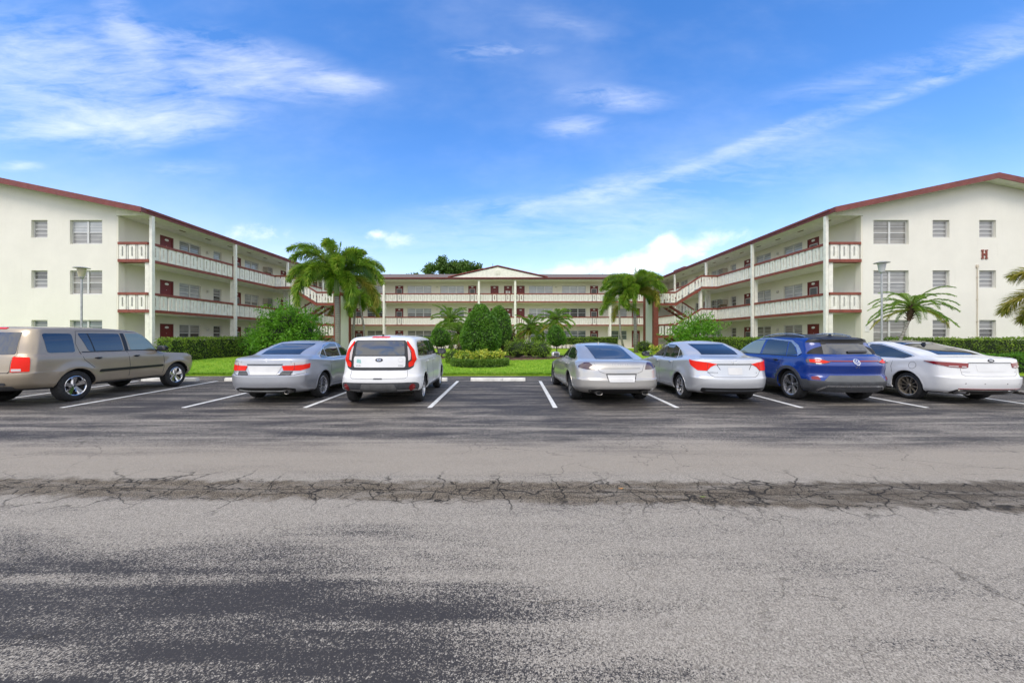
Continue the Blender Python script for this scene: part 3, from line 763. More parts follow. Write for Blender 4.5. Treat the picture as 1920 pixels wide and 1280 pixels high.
def staircase(m, label):
    X = (lambda x: x) if m > 0 else (lambda x: -2.28 - x)
    YF, YM, YB = 31.7, 32.9, 34.1
    root = empty('exterior_staircase', (X(14), YF, 0), 0, label, 'staircase', 'open staircases in the corners of the court')
    def bx(mb, x0, x1, *r): mb.box(X(x0), X(x1), *r)
    def rail_run(x0, z0, x1, z1, y, name='railing'):
        mb = MB(); n = max(1, round(abs(x1 - x0) / .5)); sl = (z1 - z0) / (x1 - x0)
        p = (x1 - x0) / n
        def Q(a, b, o0, o1, hw=.03):
            za, zb = z0 + (a - x0) * sl, z0 + (b - x0) * sl
            A = [(X(a), y - hw, za + o0), (X(b), y - hw, zb + o0), (X(b), y + hw, zb + o0), (X(a), y + hw, za + o0),
                 (X(a), y - hw, za + o1), (X(b), y - hw, zb + o1), (X(b), y + hw, zb + o1), (X(a), y + hw, za + o1)]
            mb.hexa(A)
        for i in range(n):
            a = x0 + i * p; s = .15 * p / abs(p) if abs(p) > .3 else .1
            w_ = p * .30
            Q(a + p*.06, a + p*.06 + w_, .02, .80); Q(a + p*.52, a + p*.52 + w_, .02, .80)
            Q(a + p*.06 + w_, a + p*.52, .02, .16); Q(a + p*.06 + w_, a + p*.52, .68, .80)
        r = mb.build(name, m_trimw, root); ORG[r.name] = ORG[root.name]
        q = MB(); mb2 = q
        A = [(X(x0), y - .06, z0 + .803), (X(x1), y - .06, z1 + .803), (X(x1), y + .06, z1 + .803), (X(x0), y + .06, z0 + .803),
             (X(x0), y - .06, z0 + .935), (X(x1), y - .06, z1 + .935), (X(x1), y + .06, z1 + .935), (X(x0), y + .06, z0 + .935)]
        q.hexa(A); q.build('rail_cap', m_red, r)
    xp, xs, xl, xe = 17.33, 16.0, 13.85, 12.42
    for top, bot in ((FL[2], FL[1]), (FL[1], FL[0])):
        mid = (top + bot) / 2
        mb = MB(); bx(mb, xs, xp, YF, YB, top - SLB, top); s = mb.build('platform', m_trimw, root); ORG[s.name] = ORG[root.name]
        e = MB(); bx(e, xs, xp, YF - .05, YF - .001, top - SLB - .02, top + .008); e.build('slab_edge', m_red, s)
        mb = MB(); bx(mb, xe, xl, YF, YB, mid - SLB, mid); s = mb.build('landing', m_trimw, root); ORG[s.name] = ORG[root.name]
        e = MB(); bx(e, xe - .0, xl, YF - .05, YF - .001, mid - SLB - .04, mid + .008); e.build('slab_edge', m_red, s)
        # flights
        for (za, zb, y0, y1, nm) in ((top, mid, YF + .06, YM - .05, 'front'), (bot, mid, YM + .05, YB - .03, 'back')):
            st = MB(); n = 8
            for i in range(n - 1):
                f = (i + 1) / n; xa_ = xs + (xl - xs) * i / (n - 1); xb_ = xs + (xl - xs) * (i + 1) / (n - 1)
                zt = za + (zb - za) * f
                bx(st, xa_ - .02, xb_, y0, y1, zt - .05, zt)
            fl = st.build('stair_treads', m_conc, root); ORG[fl.name] = ORG[root.name]
            for yy in (y0 - .052, y1 + .002):
                sg = MB(); sg.hexa([(X(xs), yy, za - .30), (X(xl), yy, zb - .26), (X(xl), yy + .05, zb - .26), (X(xs), yy + .05, za - .30),
                         (X(xs), yy, za - .05), (X(xl), yy, zb + .0), (X(xl), yy + .05, zb + .0), (X(xs), yy + .05, za - .05)])
                sg.build('stringer', m_red, fl)
        rail_run(xs, top + .02, xl, mid + .02, YF - .005); rail_run(xl, mid + .02, xe, mid + .02, YF - .005)
        rail_run(xp, top + .02, xs, top + .02, YF - .005)
        rail_run(xl, mid + .02, xe, mid + .02, YB + .02); rail_run(xs, bot + .02, xl, mid + .02, YM)
        for xx in (xs + .12,):
            c = MB(); bx(c, xx - .11, xx + .11, YF + .25, YF + .47, bot if bot > 1 else 0, top - SLB + .002); c.build('column', m_trimw, root)
    # low wall closing the ground landing
    ztop = (FL[2] + FL[1]) / 2 + .98
    mb = MB(); bx(mb, 12.12, 12.36, YF + .30, YB - .28, 0, ztop - .28); mb.build('end_wall', m_wall, root)
    for y0, y1 in ((YF - .06, YF + .298), (YB - .278, YB + .06)):
        c = MB(); bx(c, 12.02, 12.415, y0, y1, 0, ztop); c.build('pillar', m_red, root)
    c = MB(); bx(c, 12.08, 12.40, YF + .2985, YB - .2785, ztop - .278, ztop - .004); c.build('beam', m_red, root)
    return root
staircase(-1, 'red and white staircase projecting from the left wing, half hidden by the tallest palm')
staircase(1, 'open red and white staircase projecting into the court from the right wing')

# lamp posts
def lamp_post(x, y, H, r, label):
    root = empty('street_lamp', (x, y, 0), 0, label, 'street lamp', 'post lamps standing on the grass verge')
    z0 = lz(y)
    mb = MB(); mb.tube([(x, y, z0 - .05), (x, y, H - .50)], .038, 12); mb.build('pole', m_galv, root, True, 40)
    mb = MB(); mb.lathe([(0, z0 + .06), (.11, z0 + .05), (.12, z0 - .05)], (x, y, 0), 14); mb.build('base_plate', m_galv, root)
    mb = MB(); mb.lathe([(.04, H - .54), (.06, H - .52), (.065, H - .48), (.10, H - .46), (.10, H - .44)], (x, y, 0), 20); mb.build('collar', m_galv, root, True, 40)
    mb = MB(); mb.lathe([(.095, H - .44), (.12, H - .32), (.16, H - .06), (.0, H - .06)], (x, y, 0), 22); mb.build('diffuser', M('yellowed_diffuser' if x < 0 else 'clear_diffuser', (.52, .49, .33) if x < 0 else (.5, .51, .5), .3, var=.15), root, True, 40)
    mb = MB(); mb.lathe([(0, H + .0), (r * .55, H - .005), (r, H - .045), (r, H - .065), (r * .5, H - .058), (0, H - .058)], (x, y, 0), 30); mb.build('lamp_hood', m_galv, root, True, 40)
lamp_post(-19.0, 16.8, 4.68, .28, 'grey post lamp with a flat disc hood before the left gable wall')
lamp_post(16.55, 16.85, 4.92, .28, 'grey post lamp with a flat disc hood beside the curved palm on the right')

# ---------------------------------------------------------------- vegetation
lf_hedge = leafmat('hedge_leaf', [(.05, .11, .010), (.12, .22, .018), (.22, .35, .03), (.36, .46, .07)])
lf_topi = leafmat('clipped_fig_leaf', [(.03, .09, .010), (.07, .19, .016), (.13, .30, .025), (.21, .40, .045)], .45)
lf_bright = leafmat('bright_shrub_leaf', [(.05, .16, .010), (.10, .28, .015), (.17, .40, .03), (.28, .50, .06)], .5, .45)
lf_croton = leafmat('variegated_yellow_leaf', [(.06, .15, .012), (.22, .34, .03), (.60, .60, .07), (.70, .68, .16)], .5, .3)
lf_redbush = leafmat('bronze_shrub_leaf', [(.03, .06, .012), (.10, .10, .018), (.17, .09, .025), (.10, .16, .02)], .5, .3)
lf_far = leafmat('oak_leaf', [(.03, .07, .012), (.065, .14, .02), (.11, .20, .03), (.16, .26, .045)], .6, .25)
lf_palm = leafmat('foxtail_leaflet', [(.06, .15, .014), (.14, .28, .022), (.27, .42, .04), (.48, .50, .09)], .5, .45)
lf_date = leafmat('date_palm_leaflet', [(.06, .15, .016), (.13, .27, .025), (.23, .38, .045), (.36, .46, .09)], .5, .4)
lf_yell = leafmat('yellowing_leaflet', [(.10, .17, .015), (.24, .28, .03), (.42, .38, .06), (.50, .42, .10)], .5, .4)
m_stem = M('green_rachis', (.22, .30, .06), .5, var=.2)
m_bark = M('shrub_bark', (.14, .10, .07), .9, var=.35, vs=8, bump=.5)
m_core = M('foliage_shade', (.02, .035, .01), .95, var=.3)  # for solid cores in the foliage; inner shade painted as a dark colour
def palmtrunk_mat():
    m, t, b, co = newmat('ringed_palm_trunk'); g = co.outputs['Object']; z = t.sep(g)[2]
    n = t.noise(g, 7, 5, .6)
    w = t.math('SINE', t.math('ADD', t.math('MULTIPLY', z, 48), t.math('MULTIPLY', n, 4)))
    c = t.mix(t.ramp(w, .3, .95), (.27, .255, .225), (.13, .115, .095)); c = t.mix(t.ramp(n, .5, .8, 0, .7), c, (.38, .37, .33))
    t.l.new(c, b.inputs['Base Color']); b.inputs['Roughness'].default_value = .9
    t.l.new(t.bump(w, .4, .01), b.inputs['Normal']); return m
m_ptrunk = palmtrunk_mat(); m_shaft = M('green_crownshaft', (.15, .22, .06), .4, var=.25, vs=5)
m_boot = M('old_leaf_bases', (.085, .05, .03), .95, var=.4, vs=12, bump=.8, bs=30)

def leafquads(C, L, W, flat=0., N=None):
    """diamond leaves at points C; N = outward directions to lean on"""
    n = len(C); u = RNG.normal(size=(n, 3))
    if N is not None: u = u * .75 + N * 1.0
    u /= np.linalg.norm(u, axis=1, keepdims=True)
    k = RNG.normal(size=(n, 3)); v = np.cross(u, k); v /= np.linalg.norm(v, axis=1, keepdims=True)
    l = (L * (.6 + .8 * RNG.random(n)))[:, None]; w_ = (W * (.6 + .8 * RNG.random(n)))[:, None]
    V = np.stack([C - u * l * .5, C + v * w_ * .5 - u * l * .05, C + u * l * .5, C - v * w_ * .5 - u * l * .05], 1)
    return V.reshape(-1, 3)
def quadF(V): return np.arange(len(V)).reshape(-1, 4)
def ell_shell(n, c, r, depth=.25, lump=.12, k=5, zmin=-1.):
    """points on a lumpy ellipsoid shell and their outward directions"""
    d = RNG.normal(size=(int(n * 1.6), 3)); d /= np.linalg.norm(d, axis=1, keepdims=True)
    d = d[d[:, 2] > zmin][:n]
    ph = RNG.random((k, 3)) * 6.28; fr = RNG.normal(size=(k, 3)) * 3.
    s = np.ones(len(d))
    for i in range(k): s += lump * np.sin(d @ fr[i] * 1.6 + ph[i, 0]) / math.sqrt(k) * 1.3
    rad = s * (1 - depth * RNG.random(len(d)) ** 1.6)
    return np.asarray(c) + d * rad[:, None] * np.asarray(r), d
def ball(mb, c, r, n=14, m=9):
    b = len(mb.v)
    for i in range(m + 1):
        th = math.pi * i / m
        for k in range(n): ph = 2 * math.pi * k / n; mb.v.append((c[0] + r[0] * math.sin(th) * math.cos(ph), c[1] + r[1] * math.sin(th) * math.sin(ph), c[2] + r[2] * math.cos(th)))
    for i in range(m):
        for k in range(n): q = (k + 1) % n; mb.f.append((b + i*n + k, b + i*n + q, b + (i+1)*n + q, b + (i+1)*n + k)); mb.m.append(mb.cm)
def shift(V, root): return V - np.array(tuple(ORG[root.name]))
def shrub(name, x, y, parts, leaf, L, W, dens, label, cat, group=None, trunk=None, lump=.12, depth=.3, core=.8, z=None, zmin=-.7):
    z0 = lz(y) if z is None else z
    root = empty(name, (x, y, z0), 0, label, cat, group)
    Vs = []; mb = MB()
    for (cx, cy, cz, rx, ry, rz_) in parts:
        A = (rx * ry + rx * rz_ + ry * rz_) * 4.2
        C, N = ell_shell(int(A * dens), (x + cx, y + cy, z0 + cz), (rx, ry, rz_), depth, lump, zmin=zmin)
        Vs.append(leafquads(C, L, W, N=N))
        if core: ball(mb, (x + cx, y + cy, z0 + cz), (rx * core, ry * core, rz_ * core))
    V = shift(np.concatenate(Vs), root)
    fo = fast_mesh('foliage', V, quadF(V), leaf, root)
    if core: c = mb.build('shade_core', m_core, root)  # solid dark filling standing in for shade between the leaves
    if trunk:
        h, r, n = trunk; mb = MB()
        for k in range(n):
            a = 6.28 * k / n + .5; o_ = 0 if n == 1 else .12
            mb.tube([(x + o_ * .3 * math.cos(a), y + o_ * .3 * math.sin(a), z0 - .05), (x + o_ * math.cos(a) + .02, y + o_ * math.sin(a), z0 + h * .5), (x + o_ * 2.2 * math.cos(a), y + o_ * 2.2 * math.sin(a), z0 + h)], [r, r * .85, r * .7], 8)
        mb.build('trunk', m_bark, root, True)
    return root
def hedge(name, pts, h, wd, leaf, dens, label, L=.085, W=.05, legs=0., z=None, group='clipped hedges'):
    """a clipped hedge along a polyline"""
    root = empty(name, (pts[0][0], pts[0][1], lz(pts[0][1])), 0, label, 'hedge', group)
    Cs = []; mb = MB(); tr = MB()
    for (x0, y0), (x1, y1) in zip(pts[:-1], pts[1:]):
        ln = math.hypot(x1 - x0, y1 - y0); ux, uy = (x1 - x0) / ln, (y1 - y0) / ln; vx, vy = -uy, ux
        n = int(ln * (h * 2 + wd) * dens)
        t_ = RNG.random(n) * ln; side = RNG.random(n); hh = h - legs
        per = hh * 2 + wd; q = side * per
        off = np.where(q < hh, -wd/2, np.where(q < hh + wd, q - hh - wd/2, wd/2))
        zz = np.where(q < hh, q, np.where(q < hh + wd, hh, q - hh - wd))
        j = RNG.random(n) ** 1.5 * .12
        bump_ = .035 * np.sin(t_ * 3.1) + .03 * np.sin(t_ * 7.7 + zz * 4) + .02 * np.sin(t_ * 1.3)
        off = off * (1 - j / wd * 1.6) + np.sign(off) * bump_; zz = np.where(zz > hh * .97, zz + bump_ - j, zz) + RNG.normal(size=n) * .015
        zb = np.array([lz(y0 + uy * a) for a in t_]) if z is None else z
        Cs.append(np.stack([x0 + ux * t_ + vx * off, y0 + uy * t_ + vy * off, zb + legs + zz], 1))
        k = wd/2 - .12; za, zb_ = lz(y0), lz(y1)
        A = [(x0 - vx*k, y0 - vy*k), (x1 - vx*k, y1 - vy*k), (x1 + vx*k, y1 + vy*k), (x0 + vx*k, y0 + vy*k)]
        zs = [za, zb_, zb_, za]
        mb.hexa([(a[0], a[1], zq + legs + (.05 if legs else 0)) for a, zq in zip(A, zs)] + [(a[0], a[1], zq + h - .1) for a, zq in zip(A, zs)])
        if legs:
            for i in range(int(ln / .45)):
                a = (i + .5) * .45; px, py = x0 + ux * a, y0 + uy * a; zz_ = lz(py)
                for s in (-1, 1): tr.tube([(px, py, zz_ - .03), (px + ux * s * .1, py + uy * s * .1, zz_ + legs + .12)], [.03, .015], 5)
    for (xe, ye), (xo, yo) in ((pts[0], pts[1]), (pts[-1], pts[-2])):
        ln = math.hypot(xe - xo, ye - yo); ux, uy = (xe - xo) / ln, (ye - yo) / ln; n = int(wd * (h - legs) * dens * 1.6)
        o_ = (RNG.random(n) - .5) * wd; e_ = .10 - RNG.random(n) ** 1.5 * .12 + .05 * np.sin(o_ * 7)
        Cs.append(np.stack([xe + ux * e_ - uy * o_, ye + uy * e_ + ux * o_, lz(ye) + legs + RNG.random(n) * (h - legs)], 1))
    C = np.concatenate(Cs); V = shift(leafquads(C, L, W), root)
    fast_mesh('foliage', V, quadF(V), leaf, root)
    mb.build('shade_core', m_core, root)
    if legs: tr.build('stems', m_bark, root)
    return root

def frond(base, az, el, Lf, droop, leaf_l, n, rows, mat, root, lw=.035, vdroop=.35, name='frond', roll=0.):
    """one feather frond; rows = leaflet directions around the rachis (2 = flat, 6 = foxtail)"""
    P = [Vector(base)]; T = []; N_ = 14; th = el
    for i in range(N_):
        f = i / N_; th = el - droop * f ** 1.35
        d = Vector((math.cos(az) * math.cos(th), math.sin(az) * math.cos(th), math.sin(th))); T.append(d); P.append(P[-1] + d * (Lf / N_))
    T.append(T[-1])
    Pn = np.array([tuple(p) for p in P]); Tn = np.array([tuple(q) for q in T])
    t_ = .10 + .9 * (np.arange(n) + .5) / n
    idx = t_ * N_; i0 = np.minimum(idx.astype(int), N_ - 1); fr = (idx - i0)[:, None]
    pos = Pn[i0] * (1 - fr) + Pn[i0 + 1] * fr; tan = Tn[i0] * (1 - fr) + Tn[i0 + 1] * fr
    tan /= np.linalg.norm(tan, axis=1, keepdims=True)
    sd = np.cross(tan, np.array([0, 0, 1.])); sd /= np.linalg.norm(sd, axis=1, keepdims=True) + 1e-6; up = np.cross(sd, tan)
    env = np.clip(np.sin(np.pi * (t_ * .86 + .08)) ** .55, .15, 1)
    Vq = []; 
    for r in range(rows):
        a = (0 if r == 0 else math.pi) + .12 if rows == 2 else r * 6.283 / rows
        if rows == 2: a = .30 if r == 0 else math.pi - .30
        aa = a + RNG.normal(size=n) * (.22 if rows == 2 else .5)
        out = sd * np.cos(aa)[:, None] + up * np.sin(aa)[:, None]
        dr = out * .8 + tan * (.5 + .25 * t_[:, None]) + RNG.normal(size=(n, 3)) * .07
        dr /= np.linalg.norm(dr, axis=1, keepdims=True)
        ll = (leaf_l * env * (.85 + .3 * RNG.random(n)))[:, None]
        w_ = np.cross(dr, tan); w_ /= np.linalg.norm(w_, axis=1, keepdims=True) + 1e-6; w_ = w_ * lw * .5
        mid = pos + dr * ll * .55 + np.array([0, 0, -1.]) * ll * vdroop * .18; tip = pos + dr * ll * .92 + np.array([0, 0, -1.]) * ll * vdroop * .6
        Vq.append(np.stack([pos - w_ * .6, pos + w_ * .6, mid + w_, mid - w_], 1)); Vq.append(np.stack([mid - w_, mid + w_, tip + w_ * .15, tip - w_ * .15], 1))
    V = np.concatenate(Vq).reshape(-1, 3)
    mb = MB(); mb.tube([tuple(p) for p in P[::2]], [.032 * (1 - .85 * i / 7) for i in range(len(P[::2]))], 5, False)
    n0 = len(V); V = np.concatenate([V, np.array(mb.v)]); F = np.concatenate([np.arange(n0).reshape(-1, 4), np.array(mb.f) + n0])
    mi = np.concatenate([np.zeros(n0 // 4), np.ones(len(mb.f))])
    return fast_mesh(name, shift(V, root), F, [mat, m_stem], root, mi)
def palm(name, x, y, path, rad, crown, nf, Lf, leaf_l, mat, label, rows=6, shaft=1.0, n=60, lw=.035, seed=1, els=(75, -15), droop=(1.6, 2.2), group=None, boots=0., vd=.35, extra=None, azr=None, spear=False):
    z0 = lz(y); root = empty(name, (x, y, z0), 0, label, 'palm tree', group); rs = random.Random(seed)
    pts = [(x + a, y + b, z0 + c) for a, b, c in path]; mb = MB()
    k = len(pts); mb.tube(pts, [rad * (1.15 if i == 0 else 1 - .18 * i / (k - 1)) for i in range(k)], 12)
    mb.build('trunk', m_ptrunk, root, True)
    top = Vector(pts[-1])
    if shaft:
        mb = MB(); mb.tube([top - Vector((0, 0, .02)), top + Vector((0, 0, shaft * .15)), top + Vector((0, 0, shaft * .7)), top + Vector((0, 0, shaft * 1.1))], [rad * .86, rad * .98, rad * .8, rad * .5], 12); mb.build('crownshaft', m_shaft, root, True)
    if boots:
        mb = MB(); pv = Vector(pts[-2]); dd = (top - pv).normalized()
        mb.tube([top - dd * boots, top - dd * boots * .5, top, top + dd * .15], [rad * 1.1, rad * 2.0, rad * 2.2, rad * 1.2], 10)
        for q in range(26):
            a = q * 2.4; s = boots * (q / 26); p = top - dd * s; r0 = rad * 1.7
            mb.tube([p + Vector((math.cos(a) * r0, math.sin(a) * r0, 0)), p + Vector((math.cos(a) * r0 * 1.9, math.sin(a) * r0 * 1.9, .08))], [.03, .015], 5)
        mb.build('leaf_bases', m_boot, root)
    bs = top + Vector((0, 0, shaft * 1.0))
    for i in range(nf):
        f = i / max(1, nf - 1); az = i * 2.39996 + rs.uniform(-.2, .2)
        el = R(els[0] + (els[1] - els[0]) * f ** .9 + rs.uniform(-6, 6)); L_ = Lf * rs.uniform(.88, 1.08) * (.8 if i < 2 else 1)
        dp = droop[0] + (droop[1] - droop[0]) * rs.random()
        m_ = lf_yell if (f > .8 and rs.random() < .5) else mat
        frond(bs + Vector((math.cos(az) * rad * .3, math.sin(az) * rad * .3, -.25 * f)), az, el, L_, dp * (1 if el > 0 else .6), leaf_l, n, rows, m_, root, lw, vd)
    if spear: frond(bs, 1.0, R(86), Lf * .62, .15, leaf_l * .5, 40, 2, mat, root, lw, .1)
    return root
# the tall palms
palm('foxtail_palm', -10.75, 23.6, [(0, 0, -.1), (.02, 0, 1.2), (.0, 0, 2.6), (-.04, 0, 3.85)], .17, 0, 22, 3.5, .60, lf_palm, 'tallest palm with full arching plumes, left of the white hatchback', shaft=1.25, n=100, seed=4, els=(88, 14), droop=(1.9, 2.7), group='tall feather palms', spear=True, lw=.048)
palm('foxtail_palm', -14.1, 34.0, [(0, 0, -.1), (.05, 0, 2.0), (.25, 0, 3.9)], .11, 0, 13, 2.9, .55, lf_palm, 'slim palm behind the tallest palm, its drooping crown to the right of it', shaft=.9, n=66, seed=9, els=(70, -10), droop=(1.5, 2.2), group='tall feather palms')
palm('foxtail_palm', -12.7, 33.2, [(0, 0, -.1), (-.1, 0, 2.2), (-.45, 0, 4.1)], .09, 0, 10, 2.0, .5, lf_palm, 'thin dark leaning palm close to the slim palm in the left corner of the court', shaft=.8, n=50, seed=14, els=(60, -20), droop=(1.5, 2.2), group='tall feather palms')
palm('foxtail_palm', 10.4, 31.2, [(0, 0, -.1), (-.05, 0, 1.5), (-.12, 0, 3.85)], .15, 0, 23, 3.15, .56, lf_palm, 'bushy green palm on a pale straight trunk before the right staircase', shaft=1.2, n=84, seed=21, els=(88, 20), droop=(1.8, 2.6), group='tall feather palms', spear=True, lw=.048)
palm('foxtail_palm', 9.4, 31.0, [(0, 0, -.1), (-.35, 0, 1.6), (-.45, 0, 3.5)], .09, 0, 7, 2.0, .5, lf_palm, 'small palm on a thin leaning stem just left of the pale straight palm trunk', shaft=.7, n=44, seed=24, els=(60, -20), droop=(1.5, 2.1), group='tall feather palms')
palm('foxtail_palm', 21.6, 14.4, [(0, 0, -.1), (0, 0, 1.6), (0, 0, 2.75)], .15, 0, 13, 2.1, .62, lf_yell, 'palm with a yellowish bushy plume reaching in at the right edge of the frame', shaft=.7, n=80, seed=33, els=(60, -35), droop=(1.5, 2.1), group='tall feather palms', lw=.03)
# date palms
dk = dict(rows=2, shaft=0, lw=.016, vd=.5, group='small date palms in the court')
palm('date_palm', 17.7, 17.6, [(0, 0, -.1), (.12, 0, .6), (.46, 0, 1.35), (.86, 0, 2.25), (.98, 0, 2.95)], .06, 0, 32, 1.7, .22, lf_date, 'curved trunk date palm leaning right before the gable wall with the letter', n=80, seed=41, els=(62, -12), droop=(1.1, 1.7), boots=.75, **dk)
palm('date_palm', -4.15, 27.0, [(0, 0, -.1), (.05, 0, 1.2), (-.05, 0, 2.55)], .07, 0, 30, 1.6, .34, lf_date, 'taller of the two small date palms left of the big clipped dome', n=60, seed=42, els=(80, -30), droop=(1.0, 1.8), boots=.4, **{**dk, 'lw': .03})
palm('date_palm', -3.3, 24.6, [(0, 0, -.1), (.0, 0, .9), (.05, 0, 1.6)], .06, 0, 24, 1.25, .3, lf_date, 'lower yellow green date palm tucked beside the big clipped dome', n=54, seed=43, els=(80, -30), droop=(1.0, 1.8), boots=.3, **{**dk, 'lw': .03})
palm('date_palm', 1.35, 27.6, [(0, 0, -.1), (.05, 0, 1.0), (.15, 0, 2.05)], .09, 0, 32, 1.45, .32, lf_date, 'date palm with a brown leaf base knot just right of the big clipped dome', n=60, seed=44, els=(75, -25), droop=(1.0, 1.8), boots=.6, **{**dk, 'lw': .03})
palm('date_palm', 2.1, 26.6, [(0, 0, -.1), (.35, 0, .9), (.85, 0, 1.9), (1.15, 0, 2.55)], .07, 0, 28, 1.4, .32, lf_date, 'leaning date palm behind the small round topiary tree on the right', n=60, seed=45, els=(75, -25), droop=(1.1, 1.8), boots=.5, **{**dk, 'lw': .03})

# clipped shapes
G = 'clipped topiary shrubs'
shrub('topiary_bush', -1.62, 21.2, [(0, 0, 1.25, 1.2, 1.18, 1.1), (0, 0, 1.85, .95, .95, 1.1), (0, 0, 2.35, .58, .58, .85), (.05, 0, 2.85, .25, .25, .35)], lf_topi, .09, .06, 620, 'largest clipped egg shaped bush in the middle of the lawn', 'topiary', G, (.5, .08, 3), lump=.03, depth=.12, core=.88)
shrub('topiary_bush', -.75, 24.8, [(0, 0, 1.7, .9, .9, 1.45), (0, 0, 2.4, .6, .6, .95)], lf_topi, .09, .06, 420, 'taller clipped bush partly behind the largest egg shaped bush', 'topiary', G, (.5, .07, 2), lump=.04, depth=.12, core=.88)
shrub('topiary_tree', -4.3, 23.4, [(0, 0, 1.22, .58, .58, .66)], lf_topi, .08, .05, 650, 'small ball headed topiary on a short stem at the left of the clump', 'topiary', G, (.75, .05, 2), lump=.05, depth=.12, core=.86)
shrub('topiary_tree', 2.88, 23.4, [(0, 0, 1.24, .60, .60, .64), (0, 0, 1.55, .4, .4, .5)], lf_topi, .08, .05, 650, 'small cone headed topiary on a short stem right of the clump', 'topiary', G, (.75, .05, 1), lump=.04, depth=.12, core=.86)
shrub('round_shrub', -2.95, 20.2, [(0, 0, .33, .52, .5, .36)], lf_hedge, .08, .05, 600, 'low round dark green shrub left of the yellow leaved planting', 'shrub', None, None, core=.8)
# planting ring: low hedge and yellow leaved plants
root = empty('round_hedge', (-1.5, 18.9, lz(18.9)), 0, 'low clipped ring hedge around the yellow leaved planting', 'hedge', None)
n = 11000; a = RNG.random(n) * 6.283; rr = 1.46 - .34 * RNG.random(n); zz = .36 * RNG.random(n) ** .5
rr = np.where(zz < .3, np.where(RNG.random(n) < .8, 1.46 - .05 * RNG.random(n), 1.12), rr)
C = np.stack([-1.5 + rr * np.cos(a), 18.9 + rr * .8 * np.sin(a), lz(18.9) + zz + .01], 1); V = shift(leafquads(C, .07, .045), root)
fast_mesh('foliage', V, quadF(V), leafmat('low_hedge_leaf', [(.04, .10, .01), (.09, .19, .02), (.15, .28, .03), (.22, .34, .05)]), root)
mb = MB(); mb.lathe([(1.38, 0), (1.38, .3), (1.18, .3), (1.18, 0)], (0, 0, 0), 40); mb.v = [(v[0] - 1.5, v[1] * .8 + 18.9, v[2] + lz(18.9)) for v in mb.v]; mb.build('shade_core', m_core, root)
Gp = 'yellow leaved plants in the ring'
rs = random.Random(3); k_ = 0
YL = ['front left yellow leaved plant inside the ring hedge', 'front middle yellow leaved plant inside the ring hedge', 'front right yellow leaved plant inside the ring hedge', 'yellow leaved plant at the left end of the ring', 'yellow leaved plant in the centre of the ring', 'yellow leaved plant at the right end of the ring', 'rear yellow leaved plant in the ring, nearest the clipped dome']
for (px, py) in [(-2.1, 18.35), (-1.5, 18.2), (-.9, 18.35), (-2.4, 18.9), (-1.5, 18.9), (-.6, 18.9), (-1.35, 19.35)]:
    r = shrub('yellow_leaved_plant', px, py, [(0, 0, .48, .36, .33, .27)], lf_croton, .20, .07, 240, YL[k_], 'plant', Gp, None, lump=.2, depth=.5, core=.55); k_ += 1
# mixed bed behind
shrub('bronze_shrub', -1.0, 24.6, [(0, 0, .5, .95, .6, .6), (.7, .2, .75, .6, .5, .55)], lf_redbush, .10, .05, 330, 'bronze and green mixed shrub at the foot of the clipped dome', 'shrub', None, None, lump=.25, depth=.4, core=.7)
shrub('bronze_shrub', -2.75, 23.2, [(0, 0, .45, .7, .5, .45)], lf_redbush, .10, .05, 330, 'reddish low shrub between the small topiary and the clipped dome', 'shrub', None, None, lump=.25, depth=.4, core=.7)
shrub('bed_shrub', .45, 23.0, [(0, 0, .55, .85, .6, .62), (.9, .1, .55, .7, .5, .58)], lf_hedge, .09, .05, 380, 'rounded dark green shrub mass right of the clipped dome', 'shrub', None, None, lump=.2, depth=.3, core=.75)
shrub('bed_shrub', 1.95, 22.6, [(0, 0, .5, .55, .5, .55)], lf_hedge, .09, .05, 380, 'small green shrub at the right tip of the planting bed', 'shrub', None, None, lump=.2, depth=.3, core=.75)
shrub('bronze_shrub', .1, 25.8, [(0, 0, 1.0, .6, .5, .75)], lf_redbush, .10, .05, 330, 'tall dark bronze shrub before the ground floor entry', 'shrub', None, None, lump=.3, depth=.4, core=.6)
m_mulch = M('brown_mulch', (.12, .07, .045), .95, var=.4, vs=8, bump=.8, bs=40)
mb = MB(); mb.lathe([(0, .015), (1, .012), (1.05, -.06)], (0, 0, 0), 40); mb.v = [(v[0] * 4.0 - .6, v[1] * 2.2 + 23.9, v[2] + lz(23.9) + .02) for v in mb.v]; tag(mb.build('mulch_bed', m_mulch), kind='structure')
# large loose shrubs
shrub('large_shrub', -14.9, 25.2, [(0, 0, 1.6, 1.9, 1.5, 1.35), (-1.0, 0, 1.1, 1.3, 1.2, 1.1), (1.0, .1, 1.3, 1.2, 1.2, 1.4), (.5, -.2, 2.3, 1.2, 1.0, .95), (-.5, 0, 2.1, .9, .9, .9)], lf_bright, .16, .07, 200, 'large bright green loose shrub in front of the left wing stairs', 'shrub', 'large loose shrubs', (.7, .06, 4), lump=.35, depth=.45, core=.62)
shrub('large_shrub', 13.3, 27.6, [(0, 0, 1.2, 1.7, 1.2, 1.1), (.3, 0, 2.0, 1.3, 1.0, .8), (-.9, 0, 1.6, .8, .8, .8), (1.1, 0, 1.9, .8, .7, .8)], lf_bright, .20, .07, 85, 'sparse light green shrub before the right wing stairs', 'shrub', 'large loose shrubs', (1.0, .05, 5), lump=.4, depth=.6, core=0)
shrub('yellow_leaved_plant', 10.85, 28.0, [(0, 0, .3, .45, .4, .35)], lf_croton, .2, .07, 160, 'yellow leaved plant at the foot of the right staircase pillar', 'plant', None, None, lump=.3, depth=.5, core=.4)
shrub('round_shrub', 11.0, 31.2, [(0, 0, .5, .75, .6, .5)], lf_hedge, .09, .05, 300, 'round dark shrub between the pale palm trunk and the staircase pillar', 'shrub', None, None, core=.8)
